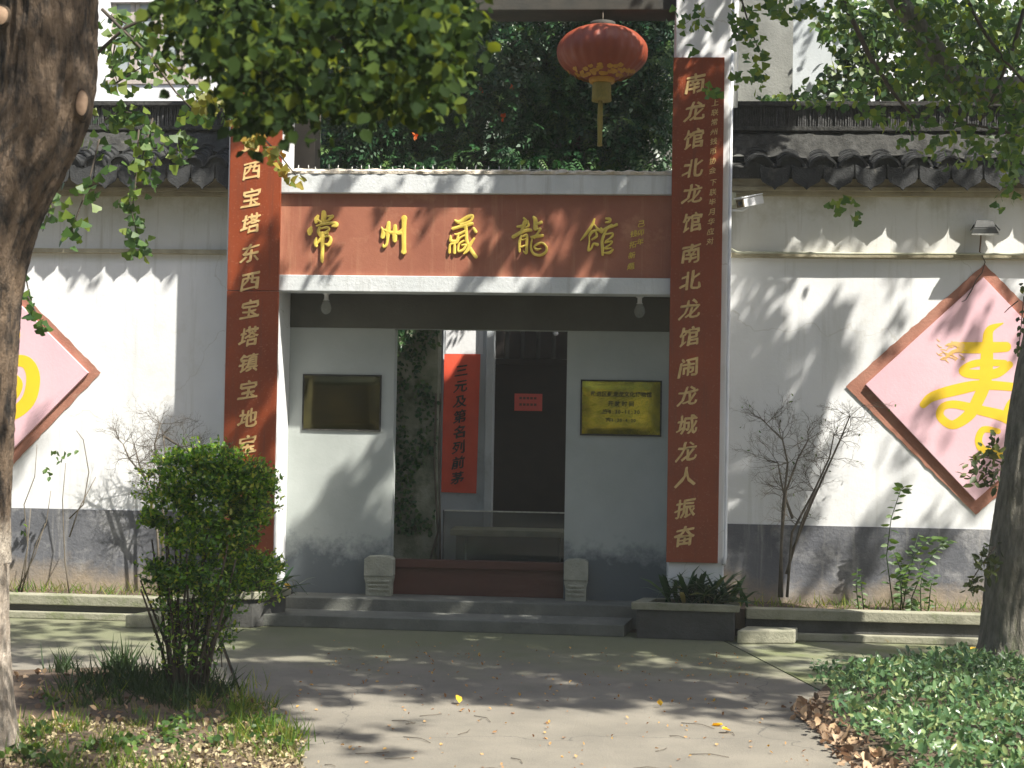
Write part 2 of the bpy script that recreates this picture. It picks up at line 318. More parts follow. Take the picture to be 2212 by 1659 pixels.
# a pinnate sprig of nine leaflets
_v = []; _f = []
for k in range(4):
    for s in (-1, 1):
        b = len(_v); y0 = .12+.2*k; L = .30-.02*k
        _v += [(0, y0, 0), (s*L*.45, y0+L*.15-.05, .03), (s*L, y0+L*.55, -.05), (s*L*.45, y0+L*.5, .03)]; _f.append((b, b+1, b+2, b+3) if s > 0 else (b, b+3, b+2, b+1))
b = len(_v); _v += [(0, .85, 0), (-.09, 1.0, .02), (0, 1.2, -.05), (.09, 1.0, .02)]; _f.append((b, b+3, b+2, b+1))
LEAF['sprig'] = (_v, _f)

def frames(tip, nrm):
    """rotation matrices whose Y column is tip and Z column close to nrm"""
    y = tip/np.linalg.norm(tip, axis=1)[:, None]
    x = np.cross(y, nrm); x /= np.linalg.norm(x, axis=1)[:, None]+1e-9
    z = np.cross(x, y)
    return np.stack([x, y, z], axis=2)
def rand_dirs(n, bias=(0, 0, 0), k=1.0):
    d = rng.normal(size=(n, 3)); d /= np.linalg.norm(d, axis=1)[:, None]
    return d*k+np.array(bias)
def leaves(name, kind, pos, size, m, parent=None, tipbias=(0, 0, -.6), nbias=(.2, -.3, .6), rnd=None, origin=None, tips=None, stuff=True):
    pos = np.asarray(pos, float); n = len(pos)
    tv, tf = LEAF[kind]; tv = np.array(tv, float)
    size = np.broadcast_to(np.asarray(size, float), (n,))
    T = tips if tips is not None else rand_dirs(n, tipbias)
    Rm = frames(T, rand_dirs(n, nbias))
    V = np.einsum('nij,kj->nki', Rm, tv)*size[:, None, None]+pos[:, None, :]
    if parent is not None:
        off = np.array(parent.location); pp = parent.parent
        while pp is not None: off = off+np.array(pp.location); pp = pp.parent
    elif origin is not None: off = np.array(origin, float)
    else: off = np.array([pos[:, 0].mean(), pos[:, 1].mean(), pos[:, 2].min()])
    V = (V-off).reshape(-1, 3); k = len(tv)
    me = bpy.data.meshes.new(name)
    lens = np.array([len(f) for f in tf]); flat = np.array([i for f in tf for i in f])
    loops = (flat[None, :]+(np.arange(n)*k)[:, None]).ravel(); tot = np.tile(lens, n); st = np.concatenate([[0], np.cumsum(tot)[:-1]])
    me.vertices.add(len(V)); me.vertices.foreach_set('co', V.ravel())
    me.loops.add(len(loops)); me.loops.foreach_set('vertex_index', loops.astype(np.int32))
    me.polygons.add(len(tot)); me.polygons.foreach_set('loop_start', st.astype(np.int32)); me.polygons.foreach_set('loop_total', tot.astype(np.int32))
    me.update(calc_edges=True)
    a = me.attributes.new('rnd', 'FLOAT', 'POINT')
    r = rng.random(n) if rnd is None else np.clip(np.asarray(rnd, float), 0, 1)
    a.data.foreach_set('value', np.repeat(r, k).astype(np.float32))
    me.materials.append(M[m]); me.validate()
    o = put(name, me, parent, (0, 0, 0) if parent is not None else off)
    if stuff: o['kind'] = 'stuff'
    return o
def blob(c, r, n, flat=(1, 1, 1)):
    d = rng.normal(size=(n, 3)); d /= np.linalg.norm(d, axis=1)[:, None]
    return np.array(c)+d*(rng.random(n)**.45)[:, None]*np.array(flat)*r

# ------------------------------------------------------------------ writing
_gl = {}
def glyph(ch, offset=.012, extr=.02):
    key = (ch, offset, extr)
    if key in _gl: return _gl[key]
    cu = bpy.data.curves.new('t', 'FONT'); cu.body = ch; cu.size = 1; cu.extrude = extr; cu.offset = offset; cu.resolution_u = 2
    o = bpy.data.objects.new('t', cu); COL.objects.link(o)
    dg = bpy.context.evaluated_depsgraph_get(); me = bpy.data.meshes.new_from_object(o.evaluated_get(dg))
    v = np.array([x.co[:] for x in me.vertices]); f = [tuple(p.vertices) for p in me.polygons]
    bpy.data.objects.remove(o); bpy.data.curves.remove(cu); bpy.data.meshes.remove(me)
    _gl[key] = (v, f); return v, f
def write(ch, x, y, z, size, thick=.004, brush=True, offset=.014, seed=0, narrow=1.0):
    """a character centred on (x, z), standing on the plane y (facing -y)"""
    if brush and offset > 0:
        mb = MB(); o = offset
        for k, (a, b) in enumerate(((-o*.8, -o*.3), (o*.8, o*.3), (0, o*.6), (-.1*o, -o*.7))):
            q = write(ch, x+a*size, y-.0004*k, z+b*size, size, thick, brush, 0, seed, narrow); mb.add(q.v, q.f)
        return mb
    v, f = glyph(ch, 0 if brush else offset); v = v.copy()
    cx = (v[:, 0].min()+v[:, 0].max())/2; cy = .38
    X = v[:, 0]-cx; Y = v[:, 1]-cy; Z = v[:, 2]
    if brush:
        Y = Y+.19*X                                   # strokes rise to the right
        X = X+.10*Y
        r = np.sqrt(X*X+Y*Y)
        wob = np.array([noise.noise(Vector((a*3+seed*7.3, b*3, seed))) for a, b in zip(X, Y)])
        wo2 = np.array([noise.noise(Vector((a*3, b*3+seed*3.1, seed+9))) for a, b in zip(X, Y)])
        wo3 = np.array([noise.noise(Vector((a*14, b*14, seed+3))) for a, b in zip(X, Y)])
        X = X*(1-.14*Y)+wob*.07+wo3*.018; Y = Y+wo2*.07+wo3*.018
    out = np.stack([x+X*size*narrow, y-(Z/.02+1)*.5*thick, z+Y*size], 1)
    return MB().add(out, f)
def text_line(s, x, y, z, size, adv=1.05, thick=.002, **k):
    mb = MB(); n = len(s); x0 = x-(n-1)*size*adv/2
    for i, c in enumerate(s):
        if c == ' ': continue
        g = write(c, x0+i*size*adv, y, z, size, thick, False, **k); mb.add(g.v, g.f)
    return mb
def brushwork(strokes, tf, y, scale, thick=.012, slab=False):
    """strokes: lists of (px, py, width); tf maps a pixel to (x, z); scale = metres per pixel"""
    mb = MB(); mb.smooth = False
    for si, st in enumerate(strokes):
        p = np.array(st, float); n = len(p); pts = []
        for i in range(n-1):
            a, b, c, d = p[max(i-1, 0)], p[i], p[i+1], p[min(i+2, n-1)]
            for t in np.linspace(0, 1, 6, endpoint=False):
                q = .5*((2*b)+(-a+c)*t+(2*a-5*b+4*c-d)*t*t+(-a+3*b-3*c+d)*t**3); pts.append(q)
        pts.append(p[-1]); pts = np.array(pts)
        def capend(q, d, w):
            return [np.array([q[0]+d[0]*w*.5*s, q[1]+d[1]*w*.5*s, w*math.sqrt(max(0.02, 1-s*s))]) for s in (.35, .65, .87, .97)]
        d0 = pts[0, :2]-pts[1, :2]; d0 /= np.linalg.norm(d0)+1e-9; d1 = pts[-1, :2]-pts[-2, :2]; d1 /= np.linalg.norm(d1)+1e-9
        pts = np.array(capend(pts[0], d0, pts[0, 2])[::-1]+list(pts)+capend(pts[-1], d1, pts[-1, 2]))
        m_ = len(pts); vs = []
        e = .0006*si*min(1, thick/.012)
        for i in range(m_):
            t = pts[min(i+1, m_-1), :2]-pts[max(i-1, 0), :2]; t /= np.linalg.norm(t)+1e-9; nn = np.array([-t[1], t[0]]); hw = max(pts[i, 2], 1)/2
            for s, dep in ((-1, 0), (-1, .78), (-.5, .93), (0, 1), (.5, .93), (1, .78), (1, 0)):
                q = pts[i, :2]+nn*hw*s; x, z = tf(q[0], q[1]); vs.append((x, y-dep*thick-(e if dep else 0), z))
        fs = [(i*7+j, i*7+j+1, (i+1)*7+j+1, (i+1)*7+j) for i in range(m_-1) for j in range(6)]
        fs += [tuple(range(7)), tuple((m_-1)*7+j for j in range(6, -1, -1))]
        mb.add(vs, fs)
    return mb

# ================================================================== SETTING
Z1, Z2 = .10, .20                      # step heights
g = MB().add([(-120, -60, -.03), (120, -60, -.03), (120, 160, -.03), (-120, 160, -.03)], [(0, 1, 2, 3)])
tag(build('ground', g, 'soil', origin=(0, 0, -.03)), kind='structure')
def slab(name, pts, z, m, t=.03):
    mb = MB().prism([(p[0], p[1], z-t) for p in pts], (0, 0, t))
    return tag(build(name, mb, m), kind='structure')
jl0, jl1 = F(470, 1362), F(520, 1500); jr0, jr1 = F(1562, 1383), F(1790, 1500)
def gp(u, v): q = F(u, v); return (q[0], q[1])
e = .012
slab('forecourt', [(-1.75, -.02), (1.80, -.02), (jr0[0]-e, jr0[1]), (jr1[0]-e, jr1[1]), (2.9, -4.6), (3.5, -12.6), (-1.2, -12.6), (-1.05, -5.0), (jl1[0]+e, jl1[1]), (jl0[0]+e, jl0[1])], 0, 'concrete')
slab('left_pavement', [(-9, -.02), (-1.78, -.02), (jl0[0]-e, jl0[1]), (jl1[0]-e, jl1[1]), (-1.5, -4.4), (-9, -4.0)], -.002, 'concrete')
slab('right_pavement', [(1.83, -.02), (9, -.02), (9, -3.4), (2.6, -3.4), (jr1[0]+e, jr1[1]), (jr0[0]+e, jr0[1])], -.003, 'moss')
slab('street', [(-40, -40), (40, -40), (40, -12.65), (-40, -12.65)], .0, 'concrete')

# --- left planting bed: low mound of soil
def mound(name, pts, h, m, amp=.03):
    c = np.mean(pts, axis=0); mb = MB(); vs = []; fs = []; K = 9; n = len(pts)*6
    rim = []
    for i in range(len(pts)):
        a, b = np.array(pts[i]), np.array(pts[(i+1) % len(pts)])
        for t in range(6): rim.append(a+(b-a)*t/6)
    for k in range(K):
        s = 1-k/(K-1)*.999
        for r in rim:
            q = c+(r-c)*s; z = h*(1-s**3)+amp*noise.noise(Vector((q[0]*3, q[1]*3, 0)))*(1 if k else 0)
            vs.append((q[0], q[1], .005+max(z, 0.0)))
    for k in range(K-1):
        for i in range(n): fs.append((k*n+i, k*n+(i+1) % n, (k+1)*n+(i+1) % n, (k+1)*n+i))
    mb.add(vs, fs); mb.smooth = True
    return tag(build(name, mb, m), kind='structure')
LB = [gp(-260, 1700), gp(-260, 1450), gp(60, 1448), gp(300, 1440), gp(470, 1475), gp(560, 1530), gp(640, 1600), gp(650, 1680), gp(600, 1760), gp(-260, 1800)]
RB = [gp(1715, 1545), gp(1800, 1465), gp(2000, 1425), gp(2450, 1415), gp(2500, 1800), gp(2000, 1760), gp(1880, 1700), gp(1790, 1600)]
mound('left_planting_bed', LB, .05, 'soil'); mound('right_planting_bed', RB, .04, 'soil')

# ================================================================== BOUNDARY WALLS
YW = .45
zc1 = GZ(300, 425, YW-.08); zfas = GZ(300, 400, YW-.1); zstr = GZ(300, 533, YW)
zdad = 0.92
def wall(side):
    L = side == 'L'
    x0, x1 = (-6.6, -2.53) if L else (1.80, 6.6)
    pitch = .222 if L else .275
    top = 3.80
    rt = root('boundary_wall', ((x0+x1)/2, YW, 0), 'whitewashed wall with black tile coping and grey foot, left of the gateway' if L else 'whitewashed wall with black tile coping, right of the gateway behind the lamp', 'wall', 'whitewashed walls beside the gateway')
    zs = GZ(200, 541, YW) if L else GZ(1850, 552, YW)
    zf = GZ(200, 424, YW) if L else GZ(1850, 425, YW)
    build('wall_face', rough_wall(x0, x1, zdad, zs-.03, YW, .24), 'white', rt)
    build('upper_wall_face', rough_wall(x0, x1, zs+.012, zf, YW+.004, .24), 'upperwall', rt)
    # string course, slightly uneven
    mb = MB(); mb.box(x0, x1, YW-.055, YW+.02, zs-.03, zs+.012); build('string_course', mb, 'cornice', rt, .004)
    build('dado', rough_wall(x0, x1, 0.0, zdad, YW-.012, .26, .15, .006), 'dado', rt)
    mb = MB(); mb.box(x0, x1, YW-.05, YW+.2, zf, zf+.035).box(x0, x1, YW-.085, YW+.2, zf+.036, zf+.075).box(x0, x1, YW-.06, YW+.2, zf+.076, zf+.22); build('cornice', mb, 'cornice', rt, .005)
    # coping: mortar bed, pan tiles, cover tiles, drip tiles, ridge
    ye, yr = (.12 if L else .275), .72; ze = GZ(1900, 346, ye)-.075; zr = ze+(.27 if L else .20)
    if L: ze -= .02; zr -= .02
    mb = MB().prism([(x0, ye+.035, ze-.085), (x0, ye+.035, ze+.012), (x0, ye+.10, ze+.025), (x0, yr+.08, zr-.0), (x0, yr+.35, zr-.2), (x0, yr+.2, zf+.225), (x0, YW-.03, zf+.225)], (x1-x0, 0, 0)); build('mortar_bed', mb, 'mortar', rt)
    sl = (zr-ze)/(yr-ye)
    def arc(r, sag, dep, th, up=True, n=9, taper=.9):
        half = math.asin(min(1, r/((r*r+sag*sag)/(2*sag)))) ; rad = (r*r+sag*sag)/(2*sag)
        vs = []
        for yy, rs in ((0, 1), (dep, taper)):
            for rr in (rad, rad-th):
                for i in range(n):
                    a = -half+2*half*i/(n-1)
                    X = rr*math.sin(a)*rs; Zv = (rr*math.cos(a)-(rad-sag))*rs
                    lip = .0 if yy == 0 else -.036*(1 if up else .6)
                    vs.append((X, yy, (Zv if up else -Zv)+yy*sl+lip))
        fs = []
        for i in range(n-1):
            fs += [(i, i+1, 2*n+i+1, 2*n+i), (n+i, 3*n+i, 3*n+i+1, n+i+1), (i, n+i, n+i+1, i+1), (2*n+i, 2*n+i+1, 3*n+i+1, 3*n+i)]
        fs += [(0, 2*n, 3*n, n), (n-1, 2*n-1, 4*n-1, 3*n-1)]
        return vs, fs
    r = pitch*.41
    def tmesh(nm, v, f, m='tile'):
        me = bpy.data.meshes.new(nm); me.from_pydata(v, [], f); me.materials.append(M[m]); me.update(); return me
    cov = tmesh('cover_tile', *arc(r, .078, .19, .014)); pan = tmesh('pan_tile', *arc(pitch*.44, .05, .19, .014, False))
    endt = tmesh('end_tile', *arc(r*1.12, .10, .16, .02))
    # drip tile: a hanging pointed plate
    w2 = pitch*.47; prof = [(-w2, .12), (-w2, .01), (-w2*.86, -.035), (-w2*.5, -.062), (-w2*.2, -.08), (0, -.108), (w2*.2, -.08), (w2*.5, -.062), (w2*.86, -.035), (w2, .01), (w2, .12), (w2*.7, .10), (0, .075), (-w2*.7, .10)]
    dv = [(a, 0, b) for a, b in prof]+[(a, .016, b) for a, b in prof]; kk = len(prof)
    drip = tmesh('drip_tile', dv, [tuple(range(kk)), tuple(range(2*kk-1, kk-1, -1))]+[(i, kk+i, kk+(i+1) % kk, (i+1) % kk) for i in range(kk)])
    # void fill behind arch ends
    off = np.array(rt.location)
    ncol = int((x1-x0)/pitch); rows = 6
    ph = (GX(1640, 350, ye)+.0) if not L else GX(466, 350, ye)
    i0 = math.ceil((x0+.1-ph)/pitch); i1 = math.floor((x1-.06-ph)/pitch)
    fill = MB()
    for i in range(i0, i1+1):
        xc = ph+i*pitch
        if xc < -5.3 or xc > 5.3: continue
        for k in range(rows):
            yy = ye+k*(.098 if L else .073)+random.uniform(-.006, .006)
            jx = random.uniform(-.006, .006)
            me = endt if k == 0 else cov
            put('cover_tile', me, rt, (xc+jx-off[0], yy-off[1], ze+.02+(yy-ye)*sl-off[2]+random.uniform(-.004, .004)), random.uniform(-.03, .03))
        for k in range(5):
            yy = ye+.0+k*.115
            if xc+pitch/2 < x1-.05: put('pan_tile', pan, rt, (xc+pitch/2-off[0], yy-off[1], ze+.012+(yy-ye)*sl-off[2]+random.uniform(-.004, .004)), random.uniform(-.03, .03))
        if xc+pitch/2 < x1-.05:
            o = put('drip_tile', drip, rt, (xc+pitch/2-off[0], ye-.018-off[1], ze-.083-off[2]), random.uniform(-.05, .05)); o.rotation_euler[0] = -.12
        # dark sheet standing in for the shaded void in the arch end
        fill.add([(xc+r*.92*math.cos(a), ye+.03, ze+.028+.075*math.sin(a)) for a in np.linspace(0, math.pi, 10)]+[(xc-r*.8, ye+.03, ze-.03), (xc, ye+.03, ze-.06), (xc+r*.8, ye+.03, ze-.03)], [tuple(range(13))])
    build('arch_void_fill', fill, 'tilevoid', rt)
    # ridge: upright tiles packed side by side between two courses
    zb = GZ(1900, 276, yr+.02); zt = GZ(1900, 232, yr+.02)
    if L: zb = GZ(420, 274, yr+.02); zt = GZ(420, 231, yr+.02)
    mb = MB().box(x0, x1, yr-.04, yr+.26, zb-.04, zb).box(x0, x1, yr-.05, yr+.27, zt, zt+.022).box(x0, x1, yr-.015, yr+.235, zt+.023, zt+.05)
    build('ridge_course', mb, 'mortar', rt, .004)
    build('ridge_core', bx(x0, x1, yr+.03, yr+.2, zb+.001, zt-.001), 'darkcurb', rt)
    mb = MB(); x = x0+.02
    while x < x1-.02:
        wd = random.uniform(.010, .016); t = random.uniform(-.006, .006); y0 = yr+random.uniform(-.012, .01)
        mb.add([(x, y0, zb+.001), (x+wd, y0, zb+.001), (x+wd+t, y0, zt-.001), (x+t, y0, zt-.001), (x, yr+.05, zb+.001), (x+wd, yr+.05, zb+.001), (x+wd+t, yr+.05, zt-.001), (x+t, yr+.05, zt-.001)],
               [(0, 1, 2, 3), (1, 5, 6, 2), (4, 0, 3, 7), (3, 2, 6, 7)])
        x += wd+random.uniform(.006, .012)
    tag(build('ridge_tile', mb, 'ridge', rt), kind='stuff')
    # lumpy lichened mortar skirt under the ridge
    mb = MB(); n = int((x1-x0)/.03); vs = []
    for i in range(n+1):
        x = x0+(x1-x0)*i/n
        for (yy, zz, aa) in ((yr+.02, zb-.04, 0), (yr-.05, zb-.09, .03), (yr-.12, zr-.0, .045), (yr-.20, zr-.05, .03)):
            vs.append((x, yy+aa*noise.noise(Vector((x*9, yy*4, 3))), zz+aa*noise.noise(Vector((x*11, yy*5, 8)))))
    for_ = [(i*4+j, i*4+j+1, (i+1)*4+j+1, (i+1)*4+j) for i in range(n) for j in range(3)]
    mb.add(vs, for_); mb.smooth = True; build('mortar_skirt', mb, 'mortar', rt)
    return rt
wall('L'); wall('R')

# ================================================================== GATEWAY
XL0, XL1, XR0, XR1 = GX(486, 600, 0)-.0, GX(600, 640, 0)-.02, GX(1447, 640, 0)+.02, GX(1562, 700, 0)
gate = root('gateway', ((XL1+XR0)/2, .3, 0), 'white rendered gateway with two tall pillars, deep doorway and open frame above', 'gateway')
YB = .60                                    # back wall of the porch
build('pillar', bx(XL0-.0, XL1, .03, .62, 0, 6.0), 'white', gate, .01)
build('pillar', bx(XR0, XR1+.035, .03, .62, 0, 6.0), 'white', gate, .01)
zl0, zl1 = GZ(1000, 632, .06), GZ(1000, 597, .06)
zu0, zu1 = GZ(1000, 418, .05), GZ(1000, 369, .05)
build('lower_beam', bx(XL1+.001, XR0-.001, .06, .30, zl0, zl1), 'beam', gate, .006)
build('upper_beam', bx(XL1+.001, XR0-.001, .05, .50, zu0, zu1-.03), 'beam', gate, .006)
# crumbling capping on the upper beam
mb = MB(); n = 160; vs = []
for i in range(n+1):
    x = XL1+.002+(XR0-XL1-.004)*i/n
    j = lambda s, q: s*noise.noise(Vector((x*14, q, 1.3)))
    vs += [(x, .045+j(.014, 0), zu1-.029), (x, .04+j(.018, 5), zu1-.005+j(.014, 2)), (x, .07+j(.01, 3), zu1+.012+j(.016, 7)), (x, .45, zu1+.012+j(.01, 9))]
mb.add(vs, [(i*4+k, i*4+k+1, (i+1)*4+k+1, (i+1)*4+k) for i in range(n) for k in range(3)]); build('capping', mb, 'plaster', gate)
mb = MB()
for u in np.arange(640, 1180, 23):
    x = GX(u+random.uniform(-5, 5), 365, .1); h = random.uniform(.035, .065)
    mb.tube([(x, .10, zu1-.01), (x+random.uniform(-.012, .012), .10, zu1+h)], .0045, 5)
mb.tube([(XL1+.1, .12, zu1+.022), (GX(900, 365, .12), .12, zu1+.018), (GX(1180, 365, .12), .12, zu1+.024)], .004, 5)
build('nail', mb, 'metallight', gate)['kind'] = 'stuff'
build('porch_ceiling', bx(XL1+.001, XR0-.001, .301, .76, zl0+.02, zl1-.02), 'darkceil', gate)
build('sign_backing', bx(XL1+.001, XR0-.001, .125, .298, zl1+.001, zu0-.001), 'beam', gate)
dx0, dx1, dz = GX(850, 900, YB), GX(1223, 900, YB), GZ(1030, 712, YB)
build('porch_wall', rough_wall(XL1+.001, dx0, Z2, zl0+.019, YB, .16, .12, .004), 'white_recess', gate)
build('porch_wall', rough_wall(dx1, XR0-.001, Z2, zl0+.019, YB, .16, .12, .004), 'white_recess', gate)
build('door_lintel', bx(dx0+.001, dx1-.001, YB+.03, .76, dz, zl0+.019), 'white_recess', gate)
build('shade_header_board', bx(XL1+.002, XR0-.002, YB-.022, YB-.006, dz, zl0+.018), 'header', gate, .004)  # dark board put across the porch top to deepen its shade
build('top_beam', bx(XL1+.001, XR0-.001, .12, .5, GZ(1200, 22, .12), 6.0), 'darkgate', gate, .01)
# threshold
tz = GZ(1030, 1212, YB+.03)
mb = bx(dx0+.002, dx1-.002, YB+.05, YB+.09, Z2, tz-.075); build('threshold_board', mb, 'threshold', gate, .004)
build('threshold_cap', bx(dx0+.002, dx1-.002, YB+.02, YB+.12, tz-.074, tz), 'threshold', gate, .006)
# steps
st = root('stone_steps', (-.35, -.1, 0), 'two low grey concrete steps leading up into the porch', 'steps')
yl = F(786, 1294, Z2)[1]; y1_ = F(786, 1333, Z1)[1]
build('landing', bx(-2.02, 1.30, yl, 2.6, 0, Z2), 'stepc', st, .008)
# lower tread slightly splayed
mb = MB().prism([(-2.14, y1_, 0), (.98, y1_-.05, 0), (1.05, yl-.001, 0), (-2.02, yl-.001, 0)], (0, 0, Z1)); build('lower_step', mb, 'stepc', st, .008)

# door piers
def pier(u0, u1, v0, v1, lab):
    y = YB-.16; X0, X1 = GX(u0, 1240, y), GX(u1, 1240, y); zt = GZ((u0+u1)/2, v0, y)
    t = root('door_stone', ((X0+X1)/2, y+.07, Z2), lab, 'stone block', 'carved stones flanking the doorway')
    H = zt-Z2; zm = Z2+H*.46
    mb = MB().prism([(X0+.0, y, zm+.012), (X1, y, zm+.012), (X1, y, zt-.03), (X1-.03, y, zt-.008), ((X0+X1)/2, y, zt), (X0+.03, y, zt-.008), (X0, y, zt-.03)], (0, .155, 0)); build('upper_block', mb, 'stone', t, .006)
    mb = MB().prism([(X0+.015, y+.012, Z2), (X1-.015, y+.012, Z2), (X1-.015, y+.012, zm-.06), (X1, y+.005, zm), (X1-.01, y+.012, zm+.011), (X0+.01, y+.012, zm+.011), (X0, y+.005, zm), (X0+.015, y+.012, zm-.06)], (0, .14, 0)); build('lower_block', mb, 'stone', t, .004)
    for k in range(3):
        z = Z2+.05+k*.038; build('carved_band', bx(X0+.035, X1-.035, y-.002, y+.012, z, z+.018), 'stone', t, .003)
pier(786, 848, 1201, 1286, 'pale carved stone block left of the doorway, streaked with moss')
pier(1218, 1270, 1208, 1296, 'pale carved stone block right of the doorway, lower half crumbling')

# planters in front of the pillars
def planter(pts, ztop, lab):
    c = np.mean(pts, axis=0); t = root('planter', (c[0], c[1], 0), lab, 'planter', 'raised planters at the pillar feet')
    ins = [c+(np.array(p)-c)*.93 for p in pts]; outs = [c+(np.array(p)-c)*1.03 for p in pts]
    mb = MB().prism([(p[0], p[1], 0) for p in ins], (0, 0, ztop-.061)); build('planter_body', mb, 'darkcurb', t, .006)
    mb = MB(); inn = [c+(np.array(p)-c)*.72 for p in pts]; n = len(pts)
    vs = [(p[0], p[1], ztop-.06) for p in outs]+[(p[0], p[1], ztop) for p in outs]+[(p[0], p[1], ztop) for p in inn]+[(p[0], p[1], ztop-.06) for p in inn]
    fs = []
    for i in range(n):
        j = (i+1) % n; fs += [(i, j, n+j, n+i), (n+i, n+j, 2*n+j, 2*n+i), (2*n+i, 2*n+j, 3*n+j, 3*n+i), (3*n+i, 3*n+j, j, i)]
    mb.add(vs, fs); build('planter_rim', mb, 'curb', t, .006)
    mb = MB().prism([(p[0], p[1], ztop-.055) for p in inn], (0, 0, .03)); build('planter_soil', mb, 'soil', t)
    return t
pr0, pr1, pr2 = F(1362, 1302, .30), F(1608, 1322, .30), F(1595, 1388, 0)
zpt = .30
planter([(pr0[0]+.02, -.36), (pr1[0]-.02, -.40), (pr1[0]+.02, .0), (pr0[0]+.12, .0)], zpt, 'raised concrete planter with dark arching leaves at the foot of the right pillar')
planter([(-2.75, -.42), (GX(625, 1290, -.3)-.28, -.40), (GX(625, 1290, -.1)-.02, .0), (-2.75, .0)], zpt, 'raised concrete planter half hidden behind the round shrub, left pillar foot')
# loose step slabs beside the planters
def stone_slab(u0, u1, v0, v1, lab, h=.11):
    a = F(u0, v1, 0); b = F(u1, v1, 0); t = MB().prism([(a[0], a[1], 0), (b[0], b[1], 0), (b[0]+.05, a[1]+.30, 0), (a[0]+.10, a[1]+.30, 0)], (0, 0, h))
    tag(build('step_slab', t, 'curb', bevel=.012), lab, 'stone slab', 'loose slabs used as steps')
stone_slab(1592, 1716, 1355, 1391, 'small grey stone slab on the pavement right of the right planter')
stone_slab(270, 352, 1325, 1357, 'low dark stone slab on the pavement left of the round shrub')

# curbs of the wall beds
def curb(x0, x1, ya, lab, zt):
    t = root('bed_curb', ((x0+x1)/2, ya, 0), lab, 'curb', 'curbs of the beds below the walls')
    build('curb_top', bx(x0, x1, ya-.03, ya+.14, zt-.085, zt), 'curb', t, .008)
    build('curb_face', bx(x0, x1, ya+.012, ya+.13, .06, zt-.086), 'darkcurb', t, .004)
    build('curb_foot', bx(x0, x1, ya-.06, ya+.12, 0, .059), 'curb', t, .008)
zcL = GZ(200, 1287, -.13); zcR = GZ(1850, 1320, -.17)
curb(-6.6, -2.78, -.14, 'mossy concrete curb of the bed under the left wall', zcL)
curb(GX(1612, 1330, -.2), 6.6, -.18, 'mossy concrete curb of the bed under the right wall', zcR)
for nm, x0, x1, zt in (('left_wall_bed', -6.6, -2.78, zcL), ('right_wall_bed', 1.9, 6.6, zcR)):
    mb = rough_wall(0, 1, 0, 1, 0, .1); mb = MB(); vs = []; n = int((x1-x0)/.05)
    for i in range(n+1):
        for j in range(10):
            x = x0+(x1-x0)*i/n; y = -.04+j*.055
            vs.append((x, y, zt-.03+.015*j/9+.018*noise.noise(Vector((x*6, y*6, 2)))))
    mb.add(vs, [(i*10+j, (i+1)*10+j, (i+1)*10+j+1, i*10+j+1) for i in range(n) for j in range(9)]); mb.smooth = True
    tag(build(nm, mb, 'soil'), kind='structure')

